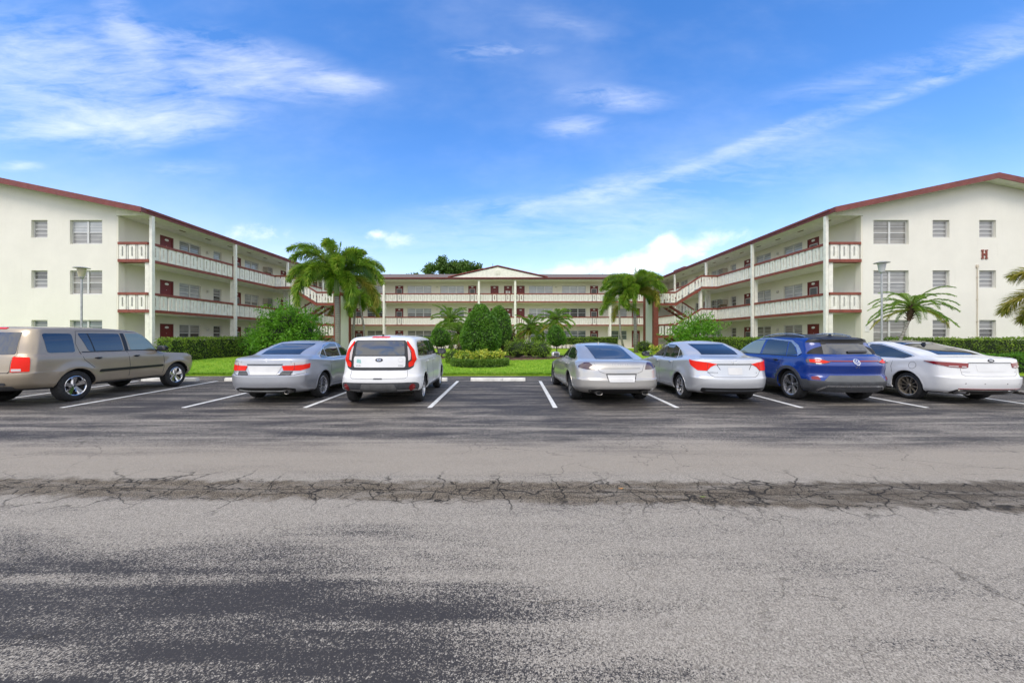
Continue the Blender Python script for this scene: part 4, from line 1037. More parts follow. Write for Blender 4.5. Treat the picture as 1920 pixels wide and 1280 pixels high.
# hedges
hedge('hedge', [(-18.55, 20.3), (-18.25, 30.5)], 1.28, .95, lf_hedge, 330, 'long clipped hedge along the left wing walkway, behind the tan vehicle')
hedge('hedge', [(-12.6, 30.9), (-10.6, 30.9)], 1.1, .9, lf_redbush, 300, 'short bronze green hedge beside the left staircase wall')
hedge('hedge', [(15.2, 33.8), (15.9, 20.6)], 1.25, .95, lf_hedge, 330, 'long clipped hedge along the right wing walkway, behind the silver sedan')
hedge('hedge', [(18.6, 18.5), (30, 18.5)], 1.38, .9, lf_hedge, 360, 'tall clipped hedge under the gable wall with the letter', L=.07)
hedge('hedge', [(17.2, 16.1), (30, 16.1)], .78, .8, lf_bright, 420, 'low bright green hedge in front of the tall hedge on the right', L=.07)
hedge('hedge', [(2.5, 42.6), (12.0, 42.6)], 1.3, .9, lf_hedge, 210, 'clipped hedge on bare legs before the back block, right of the clump', L=.11, W=.07, legs=.45)
hedge('hedge', [(-14.2, 42.6), (-4.2, 42.6)], 1.3, .9, lf_hedge, 210, 'clipped hedge on bare legs before the back block, left of the clump', L=.11, W=.07, legs=.45)
m_path = M('pale_concrete_path', (.48, .46, .41), .85, var=.15, vs=1.5)
mb = MB(); mb.box(-17.0, 11.4, 43.3, 44.3, .25, .345); mb.box(-19.5, -18.95, 21, 44, .25, .33) ; tag(mb.build('path', m_path), kind='structure')

# trees beyond the roof
def tree(x, y, H, parts, label, dens=26):
    root = empty('tree', (x, y, 0), 0, label, 'tree', 'trees beyond the back block'); Vs = []
    mb = MB(); mb.tube([(x, y, 0), (x + .2, y, H * .35), (x, y, H * .6)], [.35, .28, .18], 10)
    for cx, cy, cz, r in parts: mb.tube([(x, y, H * .45), (x + cx * .5, y + cy * .5, (H * .5 + cz) / 2), (x + cx, y + cy, cz)], [.16, .1, .04], 7)
    mb.build('trunk', m_bark, root, True)
    for cx, cy, cz, r in parts:
        for k in range(9):
            d_ = np.array([random.gauss(0, 1), random.gauss(0, 1), random.gauss(0, .8)]); d_ /= np.linalg.norm(d_)
            q = r * random.uniform(.32, .55)
            C, N = ell_shell(int(q * q * dens * 12), (x + cx + d_[0] * r * .75, y + cy + d_[1] * r * .75, cz + d_[2] * r * .6), (q, q, q * .8), .8, .3)
            Vs.append(leafquads(C, .42, .26, N=N))
    V = shift(np.concatenate(Vs), root); fast_mesh('crown', V, quadF(V), lf_far, root)
tree(-11.6, 70, 17, [(0, 0, 15.0, 1.9), (-2.2, 0, 13.8, 1.8), (1.6, 0, 13.8, 1.8)], 'dark leafy tree top rising over the roof, left part of the group')
tree(-8.2, 70, 16, [(0, 0, 14.2, 1.9), (2.2, 0, 13.6, 1.9), (-1.6, 1, 13.8, 1.8), (4.2, 0, 12.6, 1.3)], 'dark leafy tree top rising over the roof next to the pediment')
tree(-18.3, 72, 15, [(0, 0, 12.8, 1.3), (1.4, 0, 12.5, 1.0)], 'small isolated tree top just above the roof near the tallest palm')

# ---------------------------------------------------------------- cars
def mono(ys, n):
    """monotone cubic through ys at integer knots, n steps per interval"""
    m = len(ys); d = [ys[i+1] - ys[i] for i in range(m-1)]; t_ = [d[0]] + [0 if d[i-1]*d[i] <= 0 else 2*d[i-1]*d[i]/(d[i-1]+d[i]) for i in range(1, m-1)] + [d[-1]]
    out = []
    for i in range(m-1):
        for k in range(n):
            s = k / n; h00 = 2*s**3-3*s**2+1; h10 = s**3-2*s**2+s; h01 = -2*s**3+3*s**2; h11 = s**3-s**2
            out.append(h00*ys[i] + h10*t_[i] + h01*ys[i+1] + h11*t_[i+1])
    return out + [ys[-1]]
m_tyre = M('tyre_rubber', (.018, .018, .019), .8, var=.3, vs=12, bump=.2)
m_glass = M('tinted_car_glass', (.010, .012, .015), .02, var=0, ior=2.1)
m_glassg = M('car_glass_daylight_tone', (.16, .21, .19), .02, var=0, ior=1.9)  # opaque; pale green stands in for daylight seen through clear glass
m_black = M('black_trim', (.014, .014, .015), .35, var=0)
m_plast = M('dark_grey_plastic', (.055, .058, .065), .55, var=.2, vs=10)
m_arch = M('wheel_well', (.008, .008, .009), .9, var=0)
m_chrome = M('chrome', (.72, .72, .73), .12, 1., var=0)
m_silverr = M('silver_wheel', (.50, .50, .52), .28, .85, var=.1)
m_redl = M('red_lamp_lens', (.70, .014, .003), .25, var=0, spec=.2)
m_redd = M('dark_red_lamp_lens', (.20, .008, .010), .2, var=0, coat=.4)
m_smoke = M('smoked_lamp_lens', (.05, .022, .03), .06, var=0, coat=1.)
m_clear = M('clear_lamp_lens', (.50, .44, .44), .25, 0., var=0, coat=1.)
m_plate = M('blank_plate', (.62, .62, .62), .35, var=.08)
m_seam = M('panel_gap', (.02, .02, .022), .7, var=0)
def dense(poly, step, closed=True):
    out = []; n = len(poly)
    for i in range(n if closed else n - 1):
        a, b = poly[i], poly[(i+1) % n]; L = math.hypot(b[0]-a[0], b[1]-a[1]); k = max(1, int(math.ceil(L / step)))
        for j in range(k): out.append((a[0] + (b[0]-a[0]) * j / k, a[1] + (b[1]-a[1]) * j / k))
    if not closed: out.append(poly[-1])
    return out
def rounded(poly, r):
    out = []; n = len(poly)
    for i in range(n):
        p, a, q = Vector(poly[i-1]), Vector(poly[i]), Vector(poly[(i+1) % n]); u, v = p - a, q - a
        k = min(r, u.length * .45, v.length * .45); s, e = a + u.normalized() * k, a + v.normalized() * k
        for j in range(5): t_ = j / 4; out.append(tuple(s * (1-t_)**2 + a * 2*t_*(1-t_) + e * t_**2))
    return out
def inside(p, poly):
    c = False; n = len(poly)
    for i in range(n):
        a, b = poly[i], poly[i-1]
        if (a[1] > p[1]) != (b[1] > p[1]) and p[0] < (b[0]-a[0]) * (p[1]-a[1]) / (b[1]-a[1]) + a[0]: c = not c
    return c
class Car:
    def __init__(s, name, L, H, levels, axles, tr, mat, loc, yaw, label, cat, crown=.03, crownb=0., n_=2.6, archr=None, flare=.02, haunch=0., clad=None, group='cars parked nose in along the lawn', Rc=.42, dz=0.):
        s.L, s.H, s.ax, s.tr, s.Rc = L, H, axles, tr, Rc
        s.root = empty('parked_car', (loc[0], loc[1], 0), R(90) + yaw, label, cat, group); s.root.name = name
        s.o = Vector((L / 2, 0, 0))
        P = list(zip(*levels)); K = 5
        D = [mono(list(q), K) for q in P]; nl = len(D[0])
        NR, NS, NF = 22, 34, 14
        def half(i):
            zr, zm, zf, xr, xf, w, ar, af = [d_[i] for d_ in D]; pts = []
            for k in range(NR):
                th = k / NR * math.pi / 2; pts.append((xr + ar * (1 - max(0, math.cos(th)) ** (2/n_)), w * math.sin(th) ** (2/n_)))
            for k in range(NS): pts.append((xr + ar + (xf - af - xr - ar) * k / NS, w))
            for k in range(NF + 1):
                th = k / NF * math.pi / 2; pts.append((xf - af * (1 - math.sin(th) ** (2/n_)), w * max(0, math.cos(th)) ** (2/n_)))
            out = []
            for x, y in pts:
                t_ = (x - xr) / (xf - xr); a = min(1, t_ / .42); a = a*a*(3-2*a); b = max(0, min(1, (t_ - .55) / .45)); b = b*b*(3-2*b)
                z = (zr * (1-a) + zm * a) if t_ < .5 else (zm * (1-b) + zf * b)
                tpf = 1 - .035 * max(0, (t_ - .55) / .45) ** 2
                out.append([x, y * tpf, z])
            return out
        N = NR + NS + NF; V = []; F = []
        ringM = 2 * N
        s.w = max(P[5]); Ra = archr or tr + .055; s.Ra = Ra
        for i in range(nl):
            h = half(i)
            ring = h + [[x, -y, z] for x, y, z in reversed(h[1:-1])]
            V += ring
        for v in V:
            if abs(v[1]) > .5 * s.w and v[2] < 1.15:
                for q, xx in enumerate(axles):
                    r_ = math.hypot(v[0] - xx, v[2] - tr)
                    dy = flare * math.exp(-((r_ - Ra - .03) / .085) ** 2)
                    if q == 0 and haunch: dy += haunch * math.exp(-((v[0] - xx) / .55) ** 2 - ((v[2] - .72) / .26) ** 2)
                    v[1] += dy * (1 if v[1] > 0 else -1)
        for i in range(nl - 1):
            for k in range(ringM): q = (k + 1) % ringM; F.append((i*ringM + k, i*ringM + q, (i+1)*ringM + q, (i+1)*ringM + k))
        def cap(i, cr, flip):
            b = i * ringM; A = 10; rows = []; wmax = max(V[b + k][1] for k in range(N))
            for k in range(1, N):
                p, q = V[b + k], V[b + ringM - k]; row = [b + k]
                for j in range(1, A):
                    t_ = j / A; y = p[1] * (1-t_) + q[1] * t_; wi = abs(p[1]) + 1e-6
                    V.append([p[0], y, p[2] + cr * (1 - (y/wi)**2) * (wi/wmax)**2]); row.append(len(V) - 1)
                rows.append(row + [b + ringM - k])
            def add(f): F.append(tuple(reversed(f)) if flip else tuple(f))
            for r1, r2 in zip(rows[:-1], rows[1:]):
                for j in range(A): add((r1[j], r2[j], r2[j+1], r1[j+1]))
            for j in range(A): add((b, rows[0][j], rows[0][j+1])); add((b + N, rows[-1][j+1], rows[-1][j]))
        cap(nl - 1, crown, False); cap(0, 0, True)
        s.V = [Vector(v) for v in V]; s.bvh = BVHTree.FromPolygons(s.V, F)
        me = bpy.data.meshes.new('body'); me.from_pydata([tuple(v - s.o) for v in s.V], [], F); me.materials.append(mat); me.materials.append(m_arch); me.materials.append(m_plast); me.materials.append(m_black)
        bm = bmesh.new(); bm.from_mesh(me); bmesh.ops.remove_doubles(bm, verts=bm.verts, dist=.0004); bmesh.ops.recalc_face_normals(bm, faces=bm.faces)
        for f in bm.faces:
            f.smooth = True; c = f.calc_center_median() + s.o
            if c.z < levels[0][1] + .06: f.material_index = 2
            k_ = clad(c) if clad else 0
            if k_: f.material_index = int(k_)
        bm.to_mesh(me); bm.free()
        body = bpy.data.objects.new('body', me); link(body, s.root)
        # wheel wells
        cm = MB(); cm.cm = 0
        for xx in axles:
            for sg in (-1, 1):
                b = len(cm.v); n = 40; y0, y1 = sg * (s.w - .34), sg * (s.w + .3)
                for yy in (y0, y1):
                    for k in range(n): a = 2*math.pi*k/n; cm.v.append((xx - s.o.x + Ra * math.cos(a), yy, tr + Ra * math.sin(a)))
                for k in range(n): q = (k+1) % n; cm.f.append((b+k, b+q, b+n+q, b+n+k)); cm.m.append(0)
                cm.f.append(tuple(b + k for k in range(n))); cm.f.append(tuple(b + n + k for k in reversed(range(n)))); cm.m += [0, 0]
        cme = bpy.data.meshes.new('c'); cme.from_pydata(cm.v, [], cm.f); cme.materials.append(m_arch)
        b2 = bmesh.new(); b2.from_mesh(cme); bmesh.ops.recalc_face_normals(b2, faces=b2.faces); b2.to_mesh(cme); b2.free()
        cut = bpy.data.objects.new('c', cme); COL.objects.link(cut); cut.parent = s.root
        md = body.modifiers.new('b', 'BOOLEAN'); md.operation = 'DIFFERENCE'; md.solver = 'EXACT'; md.object = cut; md.material_mode = 'TRANSFER'
        bpy.context.view_layer.update(); dg = bpy.context.evaluated_depsgraph_get()
        nm = bpy.data.meshes.new_from_object(body.evaluated_get(dg)); body.modifiers.clear(); body.data = nm
        nm.polygons.foreach_set('use_smooth', [True] * len(nm.polygons)); nm.set_sharp_from_angle(angle=R(38))
        bpy.data.objects.remove(cut); s.body = body; s.mat = mat
        for xx in axles:      # arch lips
            for sg in (1, -1):
                a0, a1 = -12, 192
                outr = [(xx + (Ra + .022) * math.cos(R(a0 + (a1-a0) * k / 40)), tr + (Ra + .022) * math.sin(R(a0 + (a1-a0) * k / 40))) for k in range(41)]
                inn = [(xx + (Ra - .004) * math.cos(R(a1 - (a1-a0) * k / 40)), tr + (Ra - .004) * math.sin(R(a1 - (a1-a0) * k / 40))) for k in range(41)]
                s.patch('wheel_arch_lip', outr + inn, 'side', sg, mat, .006, thick=.03, step=.06)
    # projections ---------------------------------------------------------
    def ray(s, view, sg, u, z):
        if view == 'side': o_, d_ = Vector((u, sg * 3, z)), Vector((0, -sg, 0))
        elif view == 'rear':
            au = abs(u); k = 1 if u >= 0 else -1; Rc = s.Rc; w0 = s.w - Rc
            if au <= w0: o_, d_ = Vector((-2, u, z)), Vector((1, 0, 0))
            else:
                ph = (au - w0) / Rc
                if ph < math.pi/2: d_ = Vector((math.cos(ph), -k * math.sin(ph), 0)); o_ = Vector((Rc, k * w0, z)) - d_ * 3
                else: x_ = Rc + (au - w0 - Rc * math.pi / 2); d_ = Vector((0, -k, 0)); o_ = Vector((x_, k * 3, z))
        elif view == 'front': o_, d_ = Vector((s.L + 2, u, z)), Vector((-1, 0, 0))
        else: o_, d_ = Vector((u, z, 4)), Vector((0, 0, -1))
        h = s.bvh.ray_cast(o_, d_)
        if h[0] is None:
            p, n_, i, dd = s.bvh.find_nearest(Vector((o_.x if view == 'side' else (0 if view == 'rear' else s.L), u if view != 'side' else sg * s.w, z)))
            return p, (n_ if n_.dot(d_) < 0 else -n_)
        n_ = h[1]
        return h[0], (n_ if n_.dot(d_) < 0 else -n_)
    def patch(s, name, poly, view, sg, mat, off=.004, thick=.012, step=.05, parent=None, label=None):
        bd = dense(poly, step); n = len(bd)
        xs = [p[0] for p in bd]; ys = [p[1] for p in bd]; pts = [Vector(p) for p in bd]
        x = min(xs) + step * .5
        while x < max(xs):
            y = min(ys) + step * .5
            while y < max(ys):
                if inside((x, y), bd) and min((x-p[0])**2 + (y-p[1])**2 for p in bd) > (step*.45)**2: pts.append(Vector((x, y)))
                y += step
            x += step
        v2, e2, f2, *_ = delaunay_2d_cdt(pts, [(i, (i+1) % n) for i in range(n)], [], 1, 1e-5)
        if not f2: v2, e2, f2, *_ = delaunay_2d_cdt(pts, [], [list(range(n))], 1, 1e-5)
        V = []; Ns = []; dirs = None
        for p in v2:
            q, nn = s.ray(view, sg, p[0], p[1]); V.append(q + nn * off); Ns.append(nn)
        F = []
        for f in f2:
            c = (V[f[1]] - V[f[0]]).cross(V[f[2]] - V[f[0]])
            F.append(tuple(f) if c.dot(Ns[f[0]]) >= 0 else tuple(reversed(f)))
        ec = {}
        for f in F:
            for a, b in zip(f, f[1:] + f[:1]): ec.setdefault((min(a, b), max(a, b)), []).append((a, b))
        low = {}
        nv = len(V)
        for k, l in ec.items():
            if len(l) == 1:
                a, b = l[0]
                for q in (a, b):
                    if q not in low: low[q] = len(V); V.append(V[q] - Ns[q] * thick)
                F.append((b, a, low[a], low[b]))
        o = mesh_obj(name, [v - s.o for v in V], F, mat, parent or s.root, True, ang=45)
        if label: o['label'] = label
        return o
    def strip(s, name, pts, view, sg, mat, wd=.008, off=.0015, parent=None, thick=.01, step=.08, closed=False):
        P = [Vector(p) for p in dense(pts, step, closed)]; n = len(P); Lf, Rt = [], []
        for i, p in enumerate(P):
            a, b = (P[(i-1) % n], P[(i+1) % n]) if closed else (P[max(0, i-1)], P[min(n-1, i+1)])
            t_ = (b - a).normalized(); nn = Vector((-t_.y, t_.x)); w_ = wd(i / (n-1)) if callable(wd) else wd
            Lf.append(p + nn * w_/2); Rt.append(p - nn * w_/2)
        V = []; F = []
        for l, r_ in zip(Lf, Rt):
            pl, nl = s.ray(view, sg, *l); pr, nr = s.ray(view, sg, *r_)
            V += [pl - nl * thick, pl + nl * off, pr + nr * off, pr - nr * thick]
        for i in range(n if closed else n - 1):
            a, b = 4*i, 4*((i+1) % n)
            for k in range(3): F.append((a+k, b+k, b+k+1, a+k+1))
        return mesh_obj(name, [v - s.o for v in V], F, mat, parent or s.root, True, ang=40)
    def both(s, fn, *a, **k): return [fn(a[0], a[1], 'side', sg, *a[2:], **k) for sg in (1, -1)]
    def rearboth(s, name, poly, mat, off=.006, parent=None, **k):
        return [s.patch(name, [(q * y, z) for y, z in poly], 'rear', 1, mat, off, parent=parent[i] if parent else None, **k) for i, q in enumerate((1, -1))]
    def text(s, name, body, u, z, size, mat, off=.004, ext=.002, parent=None, bold=0., sx=1.):
        cu = bpy.data.curves.new('t', 'FONT'); cu.body = body; cu.size = size; cu.align_x = 'CENTER'; cu.align_y = 'CENTER'; cu.offset = bold; cu.resolution_u = 3; cu.space_character = sx
        ob = bpy.data.objects.new('t', cu); COL.objects.link(ob); bpy.context.view_layer.update()
        me = bpy.data.meshes.new_from_object(ob.evaluated_get(bpy.context.evaluated_depsgraph_get())); bpy.data.objects.remove(ob)
        V = []
        for v in me.vertices: q, nn = s.ray('rear', 1, u - v.co.x, z + v.co.y); V.append(q + nn * off - s.o)
        return mesh_obj(name, V, [tuple(p.vertices) for p in me.polygons], mat, parent or s.root)
    def ellipse(s, u, z, a, b, n=24): return [(u + a * math.cos(6.2832*k/n), z + b * math.sin(6.2832*k/n)) for k in range(n)]
    def wheels(s, style, rr, tw=.215, mat=None, inset=.02):
        mat = mat or m_silverr; cache = None
        for xx in s.ax:
            for sg in (1, -1):
                loc = Vector((xx - s.L/2, sg * (s.w - inset - tw/2), s.tr))
                if cache is None:
                    hub = MB(); hub.lathe([(0, -.06), (rr * .95, -.06), (rr * .95, .03), (0, .03)], (0, 0, 0), 24, 'y')
                    T = s.tr; h = tw / 2
                    ty = MB(); ty.lathe([(rr, -h*.86), (rr + .012, -h*.98), ((rr+T)/2, -h*1.02), (T - .03, -h*.92), (T - .006, -h*.72), (T, -h*.4), (T, h*.4), (T - .006, h*.72), (T - .03, h*.92), ((rr+T)/2, h*1.02), (rr + .012, h*.98), (rr, h*.86)], (0, 0, 0), 44, 'y')
                    # tread grooves
                    for g in (-.45, 0, .45): ty.lathe([(T + .0005, g*h - .006), (T - .0, g*h - .004)], (0, 0, 0), 44, 'y')
                    rm = MB(); rm.lathe([(rr * .86, h*.2), (rr * .90, h*.62), (rr * .93, h*.86), (rr * .985, h*.93), (rr + .006, h*.90), (rr + .004, h*.8)], (0, 0, 0), 44, 'y')
                    rm.lathe([(0, h*.60), (rr * .13, h*.60), (rr * .17, h*.52), (rr*.19, h*.3)], (0, 0, 0), 20, 'y')
                    def spoke(a, w0, w1, r0, r1, y0=.56, y1=.80, lean=0.):
                        c_, s_ = math.cos(a), math.sin(a); P_ = []
                        for yy0, yy1 in ((-.14, -.14), (0, 0)):
                            pass
                        def pt(r, t_, y): 
                            aa = lean * (r - r0) / max(1e-6, (r1 - r0)); ca, sa = math.cos(a + aa), math.sin(a + aa)
                            return (r * ca - t_ * sa, y, r * sa + t_ * ca)
                        A = [pt(r0, -w0, h*(y0-.3)), pt(r0, w0, h*(y0-.3)), pt(r1, w1, h*(y1-.3)), pt(r1, -w1, h*(y1-.3)), pt(r0, -w0*.6, h*y0), pt(r0, w0*.6, h*y0), pt(r1, w1*.7, h*y1), pt(r1, -w1*.7, h*y1)]
                        rm.hexa(A)
                    if style == 'five':
                        for k in range(5): spoke(k*1.2566 + .3, rr*.17, rr*.27, rr*.12, rr*.90)
                        rm.cm = 0
                    elif style == 'split':
                        for k in range(5):
                            for e in (-1, 1): spoke(k*1.2566 + .3 + e*.20, rr*.06, rr*.085, rr*.14, rr*.92, lean=e*.07)
                    elif style == 'turbine':
                        for k in range(5):
                            for e in (-1, 1): spoke(k*1.2566 + .3 + e*.16, rr*.055, rr*.11, rr*.14, rr*.92, lean=.30)
                    elif style == 'multi':
                        for k in range(10): spoke(k*.62832 + .1, rr*.05, rr*.055, rr*.14, rr*.92)
                    elif style == 'blade':
                        for k in range(5):
                            spoke(k*1.2566 + .2, rr*.07, rr*.15, rr*.12, rr*.92, lean=.18); spoke(k*1.2566 + .62, rr*.035, rr*.06, rr*.12, rr*.92, lean=.1)
                    cap_ = MB(); cap_.lathe([(0, h*.64), (rr*.10, h*.63), (rr*.11, h*.58)], (0, 0, 0), 16, 'y')
                    cache = (tmpmesh(hub, m_arch), tmpmesh(ty, m_tyre), tmpmesh(rm, mat), tmpmesh(cap_, m_plast))
                    for q in cache[1:3]: q.polygons.foreach_set('use_smooth', [True]*len(q.polygons)); q.set_sharp_from_angle(angle=R(35))
                wv = bpy.data.objects.new('wheel', cache[0]); link(wv, s.root); wv.location = loc
                if sg < 0: wv.rotation_euler.z = math.pi
                for nm, q in (('tyre', cache[1]), ('rim', cache[2]), ('hub_cap', cache[3])): c = bpy.data.objects.new(nm, q); link(c, wv)
    def mirror(s, x, z, mat, size=1., y=None):
        for sg in (1, -1):
            y0 = (y or s.w - .06); k = size
            mb = MB(); b = len(mb.v); rows = []
            prof = [(-.085, .0), (-.08, .045), (-.045, .075), (.02, .078), (.075, .05), (.09, 0)]
            for (t_, sc_) in ((0, .72), (.04, .92), (.12, 1), (.19, .9), (.225, .55)):
                row = []
                for (dx, hh) in [(-.085, -.5), (-.085, .55), (-.05, .85), (.01, .85), (.07, .45), (.09, 0), (.06, -.6), (-.03, -.8)]:
                    row.append((x + dx * sc_ * k - t_ * .12, sg * (y0 + .02 + t_ * k), z + hh * .09 * sc_ * k))
                rows.append(row)
            n = 8
            for r_ in rows: mb.v += [(p[0] - s.o.x, p[1], p[2]) for p in r_]
            for i in range(len(rows)-1):
                for q in range(n): w_ = (q+1) % n; f = (i*n+q, i*n+w_, (i+1)*n+w_, (i+1)*n+q); mb.f.append(f if sg > 0 else tuple(reversed(f))); mb.m.append(0)
            mb.f.append(tuple(range(n))); mb.f.append(tuple((len(rows)-1)*n + q for q in range(n))); mb.m += [0, 0]
            me = tmpmesh(mb, mat); me.polygons.foreach_set('use_smooth', [True]*len(me.polygons)); me.set_sharp_from_angle(angle=R(50))
            o = bpy.data.objects.new('door_mirror', me); link(o, s.root)
            g = MB(); g.box(x - .089*k - s.o.x - .012, x - .086*k - s.o.x - .012, sg*(y0 + .05*k), sg*(y0 + .19*k), z - .04*k, z + .045*k); gm = bpy.data.objects.new('mirror_glass', tmpmesh(g, m_glass)); link(gm, o)
            a = MB(); a.box(x - .03 - s.o.x, x + .03 - s.o.x, sg*(y0 - .10), sg*(y0 + .04), z - .07*k, z - .03*k); am = bpy.data.objects.new('mirror_arm', tmpmesh(a, m_black)); link(am, o)
    def handle(s, x, z, mat, ln=.17):
        for sg in (1, -1):
            cup = s.patch('door_handle', s.ellipse(x, z, ln*.36, .028, 16), 'side', sg, s.mat if mat is not m_black else m_black, .002, step=.04)
            P, N = [], []
            mb = MB(); pts = []
            for k in range(7):
                q, nn = s.ray('side', sg, x - ln/2 + ln*k/6, z + .006); pts.append(q + nn * (.006 if k in (0, 6) else .030) - s.o)
            mb.tube(pts, [.009, .013, .014, .014, .014, .013, .009], 8)
            me = tmpmesh(mb, mat); me.polygons.foreach_set('use_smooth', [True]*len(me.polygons)); o = bpy.data.objects.new('grip', me); link(o, cup)
    def box(s, name, x0, x1, y0, y1, z0, z1, mat, parent=None):
        mb = MB(); mb.box(x0 - s.o.x, x1 - s.o.x, y0, y1, z0, z1); o = bpy.data.objects.new(name, tmpmesh(mb, mat)); link(o, parent or s.root)
        bv = o.modifiers.new('bevel', 'BEVEL'); bv.width = min(.012, min(abs(x1-x0), abs(y1-y0), abs(z1-z0)) * .35); bv.segments = 2; return o
    def exhaust(s, y, z, r=.04, rx=1.3, x0=.02):
        mb = MB(); mb.lathe([(r*.8, .05), (r*.85, -.02), (r, -.025), (r*1.02, .0), (r, .2)], (0, 0, 0), 18, 'y')
        mb.v = [(x0 + v[1] - s.o.x, y + v[0]*rx, z + v[2]) for v in mb.v]; me = tmpmesh(mb, M('dull_exhaust_steel', (.22,.21,.20), .35, .9, var=.2)); o = bpy.data.objects.new('exhaust_pipe', me); link(o, s.root)
        mb = MB(); mb.lathe([(0, .01), (r*.82, .01)], (0, 0, 0), 18, 'y'); mb.v = [(x0 + v[1] - s.o.x, y + v[0]*rx, z + v[2]) for v in mb.v]; q = bpy.data.objects.new('pipe_mouth', tmpmesh(mb, m_arch)); link(q, o)
    def antenna(s, x, mat, k=1.):
        q, nn = s.ray('top', 1, x, 0); h = .06 * k
        mb = MB(); b = [(x - .02, 0), (x + .13*k, 0)]
        mb.hexa([(x-.03-s.o.x, -.018, q.z-.01), (x+.15*k-s.o.x, -.012, q.z-.01), (x+.15*k-s.o.x, .012, q.z-.01), (x-.03-s.o.x, .018, q.z-.01), (x-.02-s.o.x, -.006, q.z+h), (x+.02-s.o.x, -.006, q.z+h*.95), (x+.02-s.o.x, .006, q.z+h*.95), (x-.02-s.o.x, .006, q.z+h)])
        o = bpy.data.objects.new('antenna', tmpmesh(mb, mat)); link(o, s.root)
    def front(s, zl, zg, wl=.55):
        """plain but complete nose: lamps, grille, plate"""
        s.patch('grille', rounded([(-.42, zg-.1), (.42, zg-.1), (.45, zg+.08), (-.45, zg+.08)], .03), 'front', 1, m_black, .005)
        for q in (1, -1): s.patch('headlight', rounded([(q*.48, zl-.07), (q*.86, zl-.02), (q*.84, zl+.10), (q*.50, zl+.07)], .03), 'front', 1, m_clear, .006)

# 1 ---- tan sport utility vehicle
tan = paint('tan_metallic_paint', (.33, .275, .205), .3, .34)
LV = [(.36,.34,.32,.28,4.62,.82,.4,.5),(.42,.38,.38,.12,4.76,.90,.45,.6),(.52,.48,.48,.03,4.83,.955,.4,.6),(.68,.62,.62,.0,4.85,.975,.35,.55),(.755,.74,.74,.005,4.84,.98,.35,.5),
 (.77,.80,.82,.075,4.82,.978,.32,.5),(.95,.95,.92,.10,4.80,.972,.3,.5),(1.08,1.06,.99,.13,4.74,.955,.3,.5),(1.13,1.12,1.03,.15,4.66,.93,.3,.5),(1.16,1.15,1.12,.17,3.66,.905,.3,.40),
 (1.45,1.45,1.45,.27,3.36,.835,.28,.34),(1.68,1.69,1.67,.36,3.12,.755,.28,.34),(1.755,1.775,1.73,.42,2.98,.70,.28,.34),(1.775,1.79,1.75,.50,2.86,.60,.28,.34)]
c = Car('parked_suv', 4.85, 1.84, LV, (1.12, 3.90), .37, tan, (-11.55, 10.55), 0, 'tan boxy sport utility vehicle with black side moulding, cut off by the left edge', 'car', crown=.03, archr=.43, flare=.045)
c.wheels('five', .235, .245, m_chrome, .01)
c.both(c.patch, 'side_window', rounded([(.60,1.19),(1.16,1.19),(1.17,1.64),(.58,1.64)], .06), m_glass, .004)
c.both(c.patch, 'side_window', rounded([(1.46,1.20),(2.33,1.20),(2.30,1.65),(1.30,1.65)], .05), m_glass, .004)
c.both(c.patch, 'side_window', rounded([(2.52,1.20),(3.42,1.20),(3.26,1.42),(3.06,1.60),(2.90,1.655),(2.46,1.655)], .04), m_glassg, .004)
c.both(c.strip, 'window_pillar', [(2.41,1.18),(2.38,1.66)], m_black, .10, .006)
c.both(c.strip, 'window_divider', [(1.60,1.20),(1.52,1.65)], m_black, .025, .007)
c.both(c.strip, 'window_seal', [(1.30,1.185),(3.42,1.185)], m_black, .022, .006)
for px in ([(1.28,1.70),(1.20,1.40),(1.30,1.0),(1.52,.78)], [(2.40,1.17),(2.42,.8),(2.40,.42)], [(3.45,1.14),(3.47,.8),(3.38,.42)], [(1.70,.42),(2.4,.40),(3.36,.42)], [(1.28,1.70),(2.4,1.72),(2.85,1.69)]):
    c.both(c.strip, 'door_seam', px, m_seam, .010, .0015)
c.both(c.patch, 'side_moulding', rounded([(1.62,.66),(3.42,.68),(3.42,.74),(1.66,.73)], .02), m_black, .018, thick=.03)
c.handle(1.62, 1.02, m_black); c.handle(2.62, 1.03, m_black)
c.patch('rear_window', rounded([(-.74,1.17),(.74,1.17),(.68,1.66),(-.68,1.66)], .08), 'rear', 1, m_glass, .005)
c.rearboth('taillight', rounded([(.70,.78),(1.04,.79),(1.06,1.10),(.72,1.12)], .02), m_redl, .018, thick=.03)
c.rearboth('reversing_lens', rounded([(.73,.80),(.92,.80),(.92,.855),(.73,.855)], .01), m_clear, .024)
c.patch('high_brake_light', rounded([(-.22,1.735),(.22,1.735),(.21,1.765),(-.21,1.765)], .01), 'rear', 1, m_redl, .012)
c.patch('number_plate', rounded([(-.16,.82),(.16,.82),(.16,.98),(-.16,.98)], .01), 'rear', 1, m_plate, .012)
c.patch('chrome_strip', rounded([(-.34,1.01),(.34,1.01),(.34,1.045),(-.34,1.045)], .01), 'rear', 1, m_chrome, .018)
c.patch('bumper_step', rounded([(-.62,.50),(.62,.50),(.62,.56),(-.62,.56)], .02), 'rear', 1, m_plast, .012)
c.strip('tailgate_seam', [(-.66,.74),(-.68,1.10),(-.78,1.16),(-.74,1.70)], 'rear', 1, m_seam, .010); c.strip('tailgate_seam', [(.66,.74),(.68,1.10),(.78,1.16),(.74,1.70)], 'rear', 1, m_seam, .010); c.strip('tailgate_seam', [(-.66,.77),(.66,.77)], 'rear', 1, m_seam, .014)
c.patch('lower_valance', rounded([(-.78,.37),(.78,.37),(.72,.475),(-.72,.475)], .03), 'rear', 1, m_plast, .01)
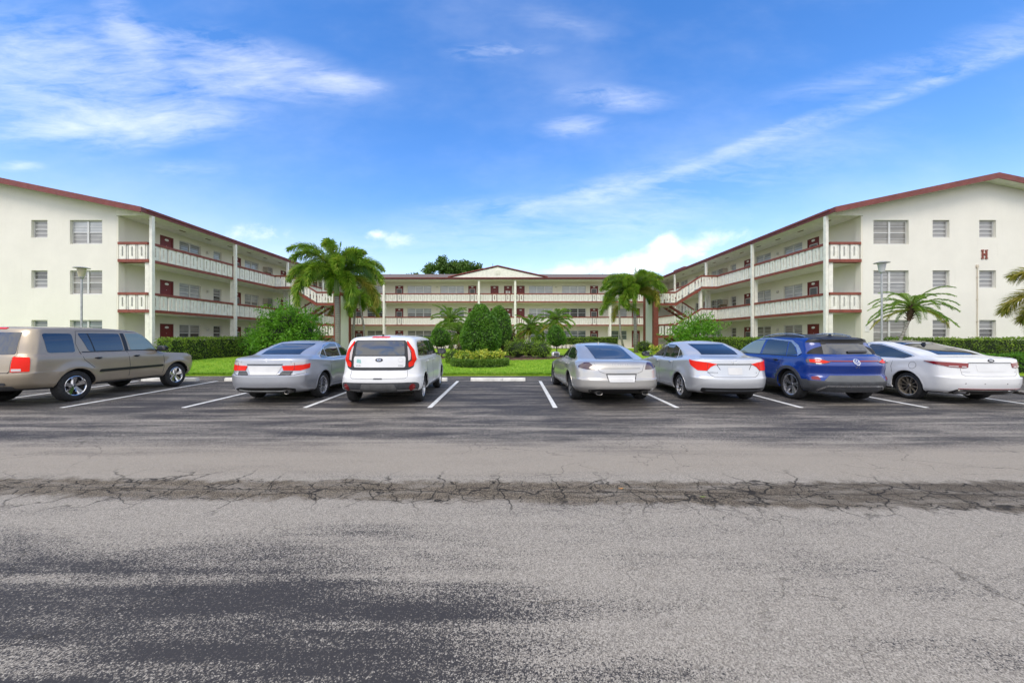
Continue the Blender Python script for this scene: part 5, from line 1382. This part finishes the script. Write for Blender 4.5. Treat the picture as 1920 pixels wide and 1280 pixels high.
c.patch('windshield', rounded([(-.74,1.2),(.74,1.2),(.60,1.66),(-.60,1.66)], .06), 'front', 1, m_glass, .005); c.front(.86, .80); c.mirror(3.32, 1.22, m_black, 1.15, .93)
for sg in (1, -1): c.strip('roof_gutter', [(.55, sg*.60),(2.7, sg*.60)], 'top', 1, m_plast, .025, .004)

def sedan_levels(L, W, H, deck, lip, base_r, top_r, top_f, base_f, belt=.96, hood=.84, bt=.66, wr=.60, xl=.15, wg=None, bump=.06):
    wg = wg or W * .865
    return [(.24,.20,.24,.16,L-.14,W-.12,.5,.6),(.32,.26,.30,.05,L-.05,W-.035,.5,.75),(.50,.45,.46,.0,L,W-.008,.48,.85),(bt,.62,.60,.005,L,W,.46,.85),(bt+.03,.68,.64,bump,L-.02,W,.44,.85),
     (.88,.80,.72,xl-.05,L-.06,W-.008,.44,.85),(lip-.035,belt-.05,hood-.06,xl-.03,L-.16,W-.02,.42,.8),(lip,belt,hood-.02,xl+.02,L-.30,W-.045,.42,.75),(lip+.012,belt+.015,hood,xl+.08,L-.45,W-.06,.42,.7),
     (deck,belt+.03,belt+.04,base_r,base_f,wg,.28,.5),(deck+.12,belt+.17,belt+.17,base_r+(top_r-base_r)*.36,base_f-(base_f-top_f)*.36,wg-.045,.26,.45),(H-.10,H-.10,H-.11,top_r-.05,top_f+.06,wr+.07,.26,.4),(H-.045,H-.045,H-.06,top_r+.08,top_f-.05,wr,.34,.4),(H-.03,H-.028,H-.045,top_r+.18,top_f-.12,wr-.08,.34,.4)]

# 2 ---- grey blue sedan
blu = paint('grey_blue_silver_paint', (.43, .445, .485), .55, .30)
c = Car('parked_sedan', 4.86, 1.465, sedan_levels(4.86, .915, 1.465, 1.105, 1.06, .62, 1.50, 2.72, 3.52), (1.10, 3.875), .33, blu, (-5.72, 11.15), 0, 'grey blue sedan with red and white tail lamps, left of the white hatchback', 'car', flare=.02)
c.wheels('split', .222, .215)
c.both(c.patch, 'side_window', rounded([(1.50,1.015),(2.28,1.01),(2.22,1.37),(1.86,1.375),(1.46,1.29)], .03), m_glass)
c.both(c.patch, 'side_window', rounded([(2.38,1.01),(3.36,1.01),(3.02,1.22),(2.76,1.33),(2.32,1.375)], .03), m_glass)
c.both(c.patch, 'quarter_window', rounded([(1.08,1.04),(1.44,1.02),(1.40,1.265),(1.28,1.20)], .02), m_glass)
c.both(c.strip, 'window_trim', [(1.04,1.02),(3.46,.995)], m_chrome, .016, .006); c.both(c.strip, 'window_trim', [(1.04,1.025),(1.28,1.235),(1.52,1.335),(1.86,1.395),(2.35,1.395),(2.80,1.35),(3.08,1.22),(3.42,1.01)], m_chrome, .012, .006)
for px in ([(1.47,1.0),(1.50,.80),(1.47,.62)], [(2.33,1.0),(2.36,.6),(2.33,.32)], [(3.52,.98),(3.56,.6),(3.46,.32)], [(1.56,.32),(2.6,.30),(3.46,.32)]): c.both(c.strip, 'door_seam', px, m_seam, .008)
c.both(c.strip, 'character_line', [(.95,.86),(2.0,.84),(3.6,.80),(4.3,.74)], blu, .03, .007)
c.handle(1.66, .91, blu); c.handle(2.56, .89, blu)
c.patch('rear_window', rounded([(-.66,1.125),(.66,1.125),(.56,1.385),(-.56,1.385)], .05), 'rear', 1, m_glass, .004)
tl = c.rearboth('taillight', rounded([(.44,.775),(.90,.765),(1.14,.82),(1.17,.93),(.96,.90),(.66,.885),(.40,.885)], .012), m_redl, .012, thick=.03)
c.rearboth('reversing_lens', rounded([(.46,.892),(.66,.892),(.98,.915),(1.10,.945),(.90,.965),(.66,.945)], .012), m_clear, .012)
for q in (1, -1): c.strip('lamp_divider', [(q*.735,.77),(q*.75,.95)], 'rear', 1, m_redd, .010, .016)
c.patch('chrome_strip', rounded([(-.40,.895),(.40,.895),(.42,.925),(-.42,.925)], .01), 'rear', 1, m_plast, .014)
c.patch('number_plate', rounded([(-.30,.68),(.30,.68),(.40,.875),(-.40,.875)], .015), 'rear', 1, m_plate, .008)
c.rearboth('bumper_recess', rounded([(.34,.665),(.62,.66),(.70,.76),(.42,.765)], .012), m_plast, .004)
c.strip('boot_seam', [(-.66,.68),(-.72,.80),(-.60,1.05)], 'rear', 1, m_seam, .007); c.strip('boot_seam', [(.66,.68),(.72,.80),(.60,1.05)], 'rear', 1, m_seam, .007); c.strip('bumper_seam', [(-1.05,.72),(-.66,.665),(.66,.665),(1.05,.72)], 'rear', 1, m_seam, .008)
c.patch('lower_valance', rounded([(-.80,.25),(.80,.25),(.78,.35),(.55,.385),(-.55,.385),(-.78,.35)], .03), 'rear', 1, m_black, .006)
c.strip('chrome_strip', [(-.62,.325),(-.4,.30),(.4,.30),(.62,.325)], 'rear', 1, m_galv, .018, .014)
c.exhaust(-.58, .285, .045)
for dx in (-.032, .032): c.strip('emblem', [(dx*1.25,.985),(dx*.8,1.045)], 'rear', 1, m_silverr, .009, .006)
c.strip('emblem', [(-.028,1.012),(.028,1.012)], 'rear', 1, m_chrome, .011, .006)
c.patch('windshield', rounded([(-.72,1.03),(.72,1.03),(.56,1.36),(-.56,1.36)], .05), 'front', 1, m_glass, .004); c.front(.70, .62); c.mirror(3.34, 1.04, m_black, 1.0, .86)

# 3 ---- white hatchback
wht = paint('white_paint', (.68, .685, .69), 0., .35)
LV = [(.30,.24,.28,.22,4.02,.80,.4,.5),(.36,.30,.34,.06,4.10,.88,.42,.55),(.52,.46,.48,.0,4.14,.905,.42,.55),(.64,.60,.60,.01,4.14,.905,.42,.55),(.70,.66,.66,.05,4.13,.90,.42,.55),
 (.86,.84,.80,.10,4.10,.892,.40,.5),(.98,.97,.92,.12,4.04,.88,.36,.5),(1.03,1.03,.97,.13,3.92,.865,.30,.5),(1.06,1.055,1.04,.14,3.30,.845,.24,.4),(1.30,1.30,1.28,.18,2.95,.80,.22,.4),
 (1.46,1.47,1.45,.22,2.66,.75,.22,.4),(1.535,1.555,1.52,.24,2.5,.68,.32,.4),(1.56,1.58,1.54,.34,2.4,.60,.32,.4)]
c = Car('parked_hatchback', 4.14, 1.60, LV, (.76, 3.33), .335, wht, (-3.02, 10.55), R(1.5), 'white boxy hatchback with tall red tail lamps and a black framed rear window', 'car', archr=.385, flare=.03)
c.wheels('multi', .225, .21, m_silverr)
c.patch('tailgate_panel', rounded([(-.72,.80),(.72,.80),(.93,.88),(.86,1.20),(.72,1.48),(-.72,1.48),(-.86,1.20),(-.93,.88)], .10), 'rear', 1, m_black, .004)
c.patch('rear_window', rounded([(-.62,1.14),(.62,1.14),(.60,1.46),(-.60,1.46)], .06), 'rear', 1, m_glass, .010)
bp = c.patch('tailgate_badge_panel', rounded([(-.63,.865),(.63,.865),(.65,1.115),(-.65,1.115)], .06), 'rear', 1, wht, .016, thick=.02)
c.rearboth('taillight', rounded([(.74,.86),(.88,.90),(.97,1.04),(.94,1.27),(.80,1.46),(.745,1.46),(.75,1.38),(.85,1.24),(.84,1.02),(.74,.97)], .03), m_redl, .016, thick=.03)
c.rearboth('reversing_lens', rounded([(.735,1.01),(.80,1.04),(.83,1.18),(.79,1.31),(.735,1.36)], .02), m_clear, .018)
c.patch('high_brake_light', rounded([(-.20,1.535),(.20,1.535),(.20,1.56),(-.20,1.56)], .01), 'rear', 1, m_redl, .010)
c.patch('emblem', c.ellipse(0, 1.03, .085, .042), 'rear', 1, m_black, .022, parent=bp); c.text('emblem_letters', 'KIA', 0, 1.03, .058, m_chrome, .0245, parent=bp, bold=.001)
c.text('model_lettering', 'SOUL', -.50, .90, .05, m_plast, .0185, parent=bp, sx=1.2)
st = c.patch('sticker', rounded([(.40,.96),(.53,.97),(.52,1.05),(.42,1.04)], .015), 'rear', 1, M('teal_sticker', (.25, .48, .46), .5, var=.3, vs=30), .0185, parent=bp); c.text('sticker_letters', 'U.V.O.', .47, .905, .045, m_plast, .0185, parent=bp, sx=1.1)
c.strip('seal_ring', c.ellipse(-.49, 1.03, .07, .045), 'rear', 1, m_silverr, .005, .0175, parent=bp, closed=True)
c.strip('tailgate_seam', [(-.70,.80),(-.68,.66),(-.60,.62),(.60,.62),(.68,.66),(.70,.80)], 'rear', 1, m_seam, .007)
c.patch('tailgate_handle', rounded([(-.10,.605),(.10,.605),(.09,.635),(-.09,.635)], .01), 'rear', 1, m_plast, .008)
bl = c.patch('bumper_insert', rounded([(-.94,.24),(.94,.24),(1.0,.36),(.98,.49),(.86,.53),(-.86,.53),(-.98,.49),(-1.0,.36)], .06), 'rear', 1, m_plast, .006)
c.patch('plate_recess', rounded([(-.42,.34),(.42,.34),(.36,.50),(-.36,.50)], .02), 'rear', 1, m_screen, .010, parent=bl)
c.rearboth('reflector', c.ellipse(.80, .42, .075, .075, 20), m_redd, .016)
c.strip('bumper_crease', [(-.76,.27),(-.62,.30),(.62,.30),(.76,.27)], 'rear', 1, m_plast, .03, .018)
c.both(c.patch, 'side_window', rounded([(.36,1.13),(1.0,1.10),(.98,1.47),(.62,1.46),(.44,1.40)], .04), m_glass); c.both(c.patch, 'side_window', rounded([(1.06,1.10),(1.86,1.09),(1.84,1.47),(1.05,1.47)], .03), m_glass); c.both(c.patch, 'side_window', rounded([(1.94,1.09),(3.05,1.09),(2.66,1.42),(2.50,1.47),(1.92,1.47)], .03), m_glass)
c.both(c.strip, 'window_pillar', [(1.90,1.08),(1.88,1.49)], m_black, .08, .005); c.both(c.strip, 'window_pillar', [(1.04,1.09),(1.03,1.48)], m_black, .05, .005)
for px in ([(1.05,1.06),(1.18,.75),(1.05,.62)], [(1.92,1.06),(1.94,.6),(1.92,.32)], [(3.08,1.05),(3.10,.6),(2.95,.32)], [(1.2,.34),(1.9,.32),(2.95,.32)]): c.both(c.strip, 'door_seam', px, m_seam, .008)
c.both(c.patch, 'sill_cladding', rounded([(1.20,.25),(2.88,.25),(2.88,.34),(1.20,.34)], .02), m_plast, .008)
c.handle(1.20, .95, wht); c.handle(2.10, .95, wht); c.antenna(.42, m_black, .8)
c.patch('windshield', rounded([(-.74,1.09),(.74,1.09),(.64,1.46),(-.64,1.46)], .05), 'front', 1, m_glass, .004); c.front(.86, .72); c.mirror(2.92, 1.13, m_black, 1.1, .85)
for q in (-.5, .5): c.strip('roof_seam', [(.5, q), (2.2, q)], 'top', 1, m_seam, .012)

# 4 ---- champagne liftback saloon
chm = paint('champagne_silver_paint', (.47, .455, .43), .55, .28)
LV = [(.26,.18,.22,.20,4.82,.80,.5,.6),(.34,.24,.28,.06,4.90,.90,.50,.8),(.44,.42,.42,.0,4.97,.955,.50,.9),(.58,.54,.52,.0,4.97,.962,.50,.9),(.62,.60,.58,.03,4.96,.962,.5,.9),
 (.80,.74,.68,.07,4.90,.952,.5,.9),(.92,.84,.74,.13,4.80,.93,.52,.9),(.985,.90,.78,.22,4.66,.90,.55,.9),(1.01,.93,.82,.32,4.5,.865,.60,.8),(1.03,.955,.94,.48,3.66,.81,.46,.6),
 (1.13,1.08,1.08,.86,3.32,.755,.42,.5),(1.27,1.24,1.24,1.34,2.95,.685,.40,.45),(1.345,1.345,1.32,1.70,2.68,.61,.36,.4),(1.378,1.385,1.36,1.95,2.5,.50,.45,.4)]
c = Car('parked_saloon', 4.97, 1.42, LV, (1.14, 4.06), .35, chm, (2.42, 10.95), R(2.2), 'low champagne coloured saloon with smoked tail lamps and a large rounded rear window', 'car', n_=2.4, archr=.39, flare=.02, haunch=.035, crown=.025, Rc=.5)
c.wheels('split', .262, .27, m_plast, .015)
c.patch('rear_window', rounded([(-.50,1.035),(.50,1.035),(.75,1.10),(.68,1.24),(.50,1.335),(-.50,1.335),(-.68,1.24),(-.75,1.10)], .12), 'rear', 1, m_glass, .004)
c.rearboth('taillight', rounded([(.60,.815),(.86,.815),(1.12,.85),(1.16,.88),(1.05,.965),(.86,.965),(.68,.90)], .05), m_smoke, .012, thick=.03)
c.patch('number_plate', rounded([(-.28,.545),(.28,.545),(.32,.70),(-.32,.70)], .015), 'rear', 1, m_plate, .008)
c.strip('plate_shadow_gap', [(-.345,.715),(.345,.715)], 'rear', 1, m_black, .018, .012); 
for q in (1, -1): c.strip('plate_shadow_gap', [(q*.335,.715),(q*.30,.56)], 'rear', 1, m_black, .014, .010)
c.strip('tailgate_seam', [(-.70,.99),(-.56,.86),(-.50,.78),(-.38,.735),(.38,.735),(.50,.78),(.56,.86),(.70,.99)], 'rear', 1, m_seam, .008)
c.strip('spoiler_seam', [(-.45,.845),(.45,.845)], 'rear', 1, m_seam, .008)
for q in (1, -1): c.strip('tailgate_seam', [(q*.70,.99),(q*.80,1.12),(q*.70,1.26)], 'rear', 1, m_seam, .008)
c.text('maker_lettering', 'PORSCHE', 0, .925, .05, m_silverr, .003, sx=2.0)
c.patch('lower_valance', rounded([(-.86,.27),(.86,.27),(.82,.355),(.5,.385),(-.5,.385),(-.82,.355)], .03), 'rear', 1, m_black, .006)
c.exhaust(.52, .30, .04, 1.9); c.exhaust(-.52, .30, .04, 1.9)
c.both(c.patch, 'side_window', rounded([(1.22,1.00),(2.30,.985),(2.24,1.29),(1.80,1.275),(1.42,1.20),(1.20,1.10)], .06), m_glass); c.both(c.patch, 'side_window', rounded([(2.38,.985),(3.50,.985),(3.12,1.14),(2.80,1.24),(2.32,1.29)], .04), m_glass)
c.both(c.strip, 'window_trim', [(1.55,.965),(3.62,.965)], m_plast, .014, .005)
for px in ([(1.46,.96),(1.56,.75),(1.50,.60)], [(2.38,.96),(2.56,.6),(2.50,.28)], [(3.62,.92),(3.66,.6),(3.52,.28)], [(1.62,.29),(2.5,.27),(3.52,.28)]): c.both(c.strip, 'door_seam', px, m_seam, .008)
c.both(c.patch, 'fender_vent', rounded([(3.60,.62),(3.70,.62),(3.74,.40),(3.66,.38)], .02), m_black, .006); c.both(c.strip, 'sill_crease', [(1.60,.33),(3.55,.33)], chm, .05, .015)
c.handle(1.66, .86, chm); c.handle(2.74, .85, chm); c.antenna(2.0, chm, .7)
c.patch('windshield', rounded([(-.70,.98),(.70,.98),(.54,1.29),(-.54,1.29)], .05), 'front', 1, m_glass, .004); c.front(.66, .42); c.mirror(3.28, 1.03, chm, 1.1, .84)

# 5 ---- silver sedan
sil = paint('bright_silver_paint', (.56, .575, .60), .45, .28)
c = Car('parked_sedan', 4.65, 1.455, sedan_levels(4.65, .885, 1.455, 1.10, 1.055, .60, 1.36, 2.52, 3.40, belt=.96, bt=.60, wr=.58, xl=.13, bump=.03), (.98, 3.68), .315, sil, (5.17, 10.95), 0, 'silver sedan with pointed red tail lamps, left of the blue crossover', 'car', flare=.03)
c.wheels('turbine', .215, .205)
c.patch('rear_window', rounded([(-.64,1.125),(.64,1.125),(.55,1.375),(-.55,1.375)], .04), 'rear', 1, m_glass, .004)
c.rearboth('taillight', rounded([(.38,.93),(.60,.965),(.92,.99),(1.17,1.02),(1.10,.90),(.90,.78),(.66,.775),(.56,.86)], .015), m_redl, .014, thick=.03)
for q in (1, -1): c.strip('lamp_divider', [(q*.66,.78),(q*.64,.96)], 'rear', 1, m_redd, .010, .018)
c.strip('lamp_link_strip', [(-.40,.925),(.40,.925)], 'rear', 1, m_black, .022, .010)
for q in (1, -1): c.strip('bumper_seam', [(q*.40,.92),(q*.33,.80)], 'rear', 1, m_seam, .012)
c.patch('number_plate', rounded([(-.16,.69),(.16,.69),(.16,.85),(-.16,.85)], .012), 'rear', 1, m_plate, .006)
c.strip('boot_seam', [(-.66,.77),(-.56,.68),(-.46,.635),(.46,.635),(.56,.68),(.66,.77)], 'rear', 1, m_seam, .008); 
for q in (1, -1): c.strip('boot_seam', [(q*.66,.985),(q*.62,1.05)], 'rear', 1, m_seam, .007)
c.patch('lower_valance', rounded([(-.74,.24),(.74,.24),(.86,.30),(.80,.385),(-.80,.385),(-.86,.30)], .03), 'rear', 1, m_black, .007); c.strip('valance_strip', [(-.70,.325),(.70,.325)], 'rear', 1, m_plast, .03, .012)
c.strip('emblem', c.ellipse(0, .985, .062, .040), 'rear', 1, m_chrome, .009, .008, closed=True); c.strip('emblem', c.ellipse(0, .992, .034, .026), 'rear', 1, m_chrome, .008, .009, closed=True); c.strip('emblem', c.ellipse(0, .985, .018, .038), 'rear', 1, m_chrome, .008, .009, closed=True)
c.text('model_lettering', 'COROLLA', .52, .735, .05, m_plast, .003, sx=1.2); c.text('grade_lettering', 'LE', -.52, .735, .045, m_plast, .003)
c.both(c.patch, 'side_window', rounded([(1.34,1.01),(2.16,1.01),(2.12,1.36),(1.68,1.355),(1.34,1.27)], .03), m_glass); c.both(c.patch, 'side_window', rounded([(2.28,1.01),(3.22,1.01),(2.86,1.22),(2.60,1.32),(2.22,1.36)], .03), m_glass); c.both(c.patch, 'quarter_window', rounded([(1.0,1.05),(1.28,1.02),(1.29,1.25),(1.18,1.19)], .02), m_glass)
c.both(c.strip, 'window_pillar', [(2.22,1.0),(2.17,1.37)], m_black, .07, .005)
for px in ([(1.31,1.0),(1.38,.80),(1.36,.62)], [(2.22,1.0),(2.26,.6),(2.24,.30)], [(3.34,.98),(3.38,.6),(3.26,.30)], [(1.42,.32),(2.4,.30),(3.26,.30)]): c.both(c.strip, 'door_seam', px, m_seam, .008)
c.handle(1.50, .90, m_chrome, .15); c.handle(2.42, .89, m_chrome, .15); c.both(c.strip, 'character_line', [(.90,.72),(2.0,.66),(3.5,.62)], sil, .03, .006)
c.patch('windshield', rounded([(-.70,1.03),(.70,1.03),(.55,1.35),(-.55,1.35)], .05), 'front', 1, m_glass, .004); c.front(.70, .45); c.mirror(3.14, 1.04, m_black, 1.0, .83)

# 6 ---- blue crossover
blue = paint('deep_blue_paint', (.003, .030, .215), .1, .22)
LV = [(.27,.24,.32,.12,4.40,.82,.45,.5),(.36,.34,.38,.05,4.50,.90,.46,.55),(.50,.46,.46,.0,4.57,.925,.46,.6),(.60,.58,.56,.02,4.58,.93,.46,.6),(.70,.66,.64,.06,4.58,.925,.46,.6),
 (.84,.82,.78,.03,4.56,.925,.46,.6),(.90,.88,.84,.02,4.53,.922,.46,.6),(1.0,.98,.92,.08,4.46,.91,.46,.6),(1.10,1.05,1.0,.14,4.30,.885,.46,.55),(1.14,1.08,1.07,.20,3.66,.855,.46,.5),
 (1.24,1.22,1.22,.30,3.36,.82,.32,.45),(1.42,1.43,1.42,.42,2.92,.755,.30,.4),(1.50,1.54,1.51,.40,2.66,.69,.30,.4),(1.545,1.60,1.55,.62,2.45,.58,.4,.4)]
cl = lambda p: 3 if p.z > 1.535 or (p.x < .62 and p.z > 1.43) else (2 if p.z < .46 or (p.x < .6 and p.z < .55) else 0)
c = Car('parked_crossover', 4.58, 1.64, LV, (.91, 3.68), .365, blue, (8.0, 10.95), R(-.5), 'deep blue crossover with a black roof, grey lower cladding and a silver roof arch', 'car', archr=.41, flare=.03, haunch=.02, clad=cl)
c.wheels('blade', .262, .235)
for xx in c.ax:
    for sg in (1, -1):
        Ra = c.Ra; a0, a1 = -8, 188
        po = [(xx + (Ra + .07) * math.cos(R(a0 + (a1-a0)*k/30)), c.tr + (Ra + .07) * math.sin(R(a0 + (a1-a0)*k/30))) for k in range(31)] + [(xx + (Ra - .002) * math.cos(R(a1 - (a1-a0)*k/30)), c.tr + (Ra - .002) * math.sin(R(a1 - (a1-a0)*k/30))) for k in range(31)]
        c.patch('arch_cladding', po, 'side', sg, m_plast, .010, thick=.03, step=.07)
c.patch('roof_spoiler', rounded([(-.66,1.40),(.66,1.40),(.60,1.53),(-.60,1.53)], .04), 'rear', 1, m_black, .012, thick=.03)
c.patch('black_roof', rounded([(.62,-.60),(2.60,-.60),(2.60,.60),(.62,.60)], .10), 'top', 1, m_black, .004)
for q in (1, -1): c.patch('rear_quarter_panel', rounded([(q*.70,1.15),(q*1.24,1.15),(q*1.16,1.36),(q*1.02,1.49),(q*.60,1.54)], .03), 'rear', 1, M('satin_black', (.012,.012,.014), .6, var=0, spec=.3), .006)
c.patch('rear_window', rounded([(-.70,1.15),(.70,1.15),(.66,1.39),(-.66,1.39)], .04), 'rear', 1, m_glass, .006)
c.strip('rear_wiper', [(.05,1.19),(-.42,1.20)], 'rear', 1, m_black, .035, .03, thick=.025)
c.rearboth('taillight', rounded([(.52,.985),(.70,.935),(.86,.925),(1.12,.95),(1.16,1.03),(.90,1.045),(.70,1.02)], .02), m_smoke, .010, thick=.02)
c.rearboth('lamp_element', rounded([(.58,.97),(.74,.945),(1.04,.96),(1.08,1.02),(.88,1.03),(.72,1.005)], .01), m_redl, .014)
c.rearboth('lamp_element', rounded([(.82,.985),(.94,.985),(.94,.996),(.82,.996)], .004), m_clear, .018)
c.strip('light_bar', [(-.60,.995),(.60,.995)], 'rear', 1, m_redd, .026, .010)
em = c.strip('emblem', c.ellipse(0, .975, .068, .068, 28), 'rear', 1, m_chrome, .012, .016, closed=True)
c.patch('emblem_disc', c.ellipse(0, .975, .063, .063, 24), 'rear', 1, blue, .012)
for pts in ([(.030,1.028),(0,.982),(-.030,1.028)], [(.052,1.005),(.028,.925),(0,.968),(-.028,.925),(-.052,1.005)]): c.strip('emblem', pts, 'rear', 1, m_chrome, .012, .016)
c.text('model_lettering', 'ID.4', 0, .855, .055, m_chrome, .004, sx=1.1)
c.rearboth('reflector', rounded([(.80,.56),(.98,.56),(1.0,.63),(.86,.64)], .02), m_redd, .010)
c.patch('bumper_insert', rounded([(-.66,.525),(.66,.525),(.74,.545),(.60,.665),(-.60,.665),(-.74,.545)], .03), 'rear', 1, M('grey_bumper_panel', (.10, .105, .11), .5, var=.15), .006)
c.strip('skid_trim', [(-.92,.31),(-.64,.42),(.64,.42),(.92,.31)], 'rear', 1, m_silverr, .03, .012)
for q in (1, -1): c.strip('tailgate_seam', [(q*.70,1.14),(q*.70,.94),(q*.64,.84)], 'rear', 1, m_seam, .007)
c.both(c.patch, 'side_window', rounded([(.74,1.13),(1.08,1.09),(1.12,1.43),(.98,1.39)], .03), m_glass); c.both(c.patch, 'side_window', rounded([(1.12,1.09),(2.06,1.09),(1.98,1.48),(1.44,1.485),(1.17,1.44)], .03), m_glass); c.both(c.patch, 'side_window', rounded([(2.16,1.09),(3.30,1.09),(2.90,1.34),(2.58,1.45),(2.08,1.48)], .03), m_glassg)
c.both(c.strip, 'window_trim', [(.70,1.085),(3.5,1.075)], m_black, .02, .005)
c.both(c.strip, 'roof_arch_trim', [(.64,1.13),(.80,1.32),(1.06,1.455),(1.9,1.515),(2.5,1.495),(2.9,1.40),(3.35,1.16)], m_silverr, lambda t_: .035 + .08 * max(0, 1 - t_ * 4.5), .008)
for sg in (1, -1):
    mb = MB(); pts = []
    for k in range(9):
        x_ = .85 + 1.7 * k / 8; q, nn = c.ray('top', 1, x_, sg * .57); pts.append(q + Vector((0, 0, .012 + .035 * math.sin(math.pi * k / 8) ** .4)) - c.o)
    mb.tube(pts, .016, 8); me = tmpmesh(mb, m_silverr); ob = bpy.data.objects.new('roof_rail', me); link(ob, c.root)
for px in ([(1.12,1.07),(1.30,.84),(1.32,.66)], [(2.10,1.07),(2.14,.6),(2.12,.42)], [(3.42,1.05),(3.46,.6),(3.30,.40)]): c.both(c.strip, 'door_seam', px, m_seam, .008)
c.handle(1.40, .96, m_black, .16); c.handle(2.30, .95, m_black, .16); c.antenna(.78, m_black, 1.0)
c.patch('windshield', rounded([(-.76,1.12),(.76,1.12),(.62,1.48),(-.62,1.48)], .05), 'front', 1, m_glass, .004); c.front(.82, .40); c.mirror(3.22, 1.13, m_black, 1.1, .87)

# 7 ---- white sedan
c = Car('parked_sedan', 4.855, 1.465, sedan_levels(4.855, .93, 1.465, 1.10, 1.065, .58, 1.62, 2.68, 3.46, belt=.965, bt=.62, wr=.60, xl=.14), (1.06, 3.865), .335, wht, (10.98, 10.95), R(-.5), 'white sedan with a dark glass roof and bronze tinted wheels, at the right edge', 'car', flare=.025)
c.wheels('multi', .242, .225, M('bronze_silver_wheel', (.45, .40, .33), .3, .8, var=.1))
c.patch('rear_window', rounded([(-.66,1.125),(.66,1.125),(.55,1.385),(-.55,1.385)], .04), 'rear', 1, m_glass, .004)
c.patch('glass_roof', rounded([(1.66,-.52),(2.72,-.52),(2.72,.52),(1.66,.52)], .06), 'top', 1, m_glass, .004)
c.rearboth('taillight', rounded([(.50,.855),(.62,.845),(.90,.86),(1.22,.93),(1.42,.985),(1.20,.985),(.88,.97),(.48,.955)], .015), m_redd, .014, thick=.03)
c.rearboth('reversing_lens', rounded([(.54,.862),(.66,.862),(.66,.885),(.54,.885)], .008), m_clear, .018); c.rearboth('lamp_element', rounded([(.74,.868),(.94,.878),(.94,.895),(.74,.89)], .005), m_clear, .018)
c.strip('chrome_strip', [(-.48,.965),(.48,.965)], 'rear', 1, m_plast, .012, .010)
c.patch('emblem', c.ellipse(0, 1.015, .075, .034), 'rear', 1, m_black, .008); c.text('emblem_letters', 'KIA', 0, 1.015, .048, m_chrome, .0105, bold=.001)
c.text('model_lettering', 'OPTIMA', .56, .755, .045, m_silverr, .003, sx=1.2); c.text('grade_lettering', 'EX', -.60, .755, .04, m_plast, .003)
c.patch('number_plate', rounded([(-.32,.77),(.32,.77),(.34,.93),(-.34,.93)], .015), 'rear', 1, wht, .005)
c.strip('boot_seam', [(-.72,.96),(-.66,.70),(-.56,.66),(.56,.66),(.66,.70),(.72,.96)], 'rear', 1, m_seam, .007)
c.patch('diffuser', rounded([(-.82,.24),(.82,.24),(.98,.27),(.78,.36),(-.78,.36),(-.98,.27)], .02), 'rear', 1, m_black, .007); c.strip('reflector', [(-.76,.375),(.76,.375)], 'rear', 1, m_redd, .014, .010); c.strip('chrome_strip', [(-.76,.345),(.76,.345)], 'rear', 1, m_chrome, .012, .013)
c.exhaust(.66, .285, .035, 1.7); c.exhaust(-.66, .285, .035, 1.7)
for q in (-.62, -.25, .25, .62): c.patch('parking_sensor', c.ellipse(q, .50, .014, .014, 10), 'rear', 1, m_silverr, .003)
c.both(c.patch, 'side_window', rounded([(1.02,1.085),(1.14,1.035),(2.34,1.01),(2.28,1.362),(1.98,1.352),(1.62,1.275),(1.20,1.14)], .05), m_glass); c.both(c.patch, 'side_window', rounded([(2.44,1.01),(3.34,1.01),(3.0,1.20),(2.72,1.32),(2.36,1.375)], .03), m_glass)
c.both(c.strip, 'window_pillar', [(2.39,1.0),(2.33,1.38)], m_black, .07, .005); c.both(c.strip, 'window_trim', [(3.46,1.0),(1.15,1.02),(.98,1.08),(1.18,1.155),(1.60,1.292),(1.98,1.37),(2.34,1.378),(2.72,1.335),(3.06,1.20),(3.46,1.0)], m_chrome, .012, .006)
for px in ([(1.40,1.02),(1.46,.80),(1.40,.58)], [(2.38,1.0),(2.42,.6),(2.40,.30)], [(3.48,.98),(3.52,.6),(3.40,.30)], [(1.50,.31),(2.5,.29),(3.40,.30)]): c.both(c.strip, 'door_seam', px, m_seam, .008)
for sg in (1, -1): c.strip('fuel_door', c.ellipse(.92, .86, .085, .085), 'side', sg, m_seam, .006, closed=True)
c.handle(1.62, .90, m_chrome); c.handle(2.58, .89, m_chrome); c.antenna(1.50, m_black, 1.3)
c.patch('windshield', rounded([(-.72,1.03),(.72,1.03),(.56,1.37),(-.56,1.37)], .05), 'front', 1, m_glass, .004); c.front(.72, .62); c.mirror(3.28, 1.05, wht, 1.0, .87)
# fallen leaves on the seam
for lx, ly, col, lab in ((1.13, 3.86, (.45, .20, .05), 'small orange fallen leaf on the dark asphalt seam'), (1.86, 3.66, (.16, .20, .05), 'small green fallen leaf on the dark asphalt seam')):
    r = empty('fallen_leaf', (lx, ly, 0), 0, lab, 'leaf')
    V = []; n = 12
    for k in range(n): a = 6.2832 * k / n; V.append((.026 * math.cos(a), .013 * math.sin(a), .006 + .006 * math.cos(a) ** 2))
    mesh_obj('leaf_blade', V, [tuple(range(n))], M('leaf_%d' % int(col[0] * 100), col, .7, var=.3, vs=60), r)
    mb = MB(); mb.tube([(-.02, 0, .010), (0, 0, .008), (.042, .004, .006)], .0012, 5); mesh_obj('leaf_stalk', mb.v, mb.f, m_stem, r)
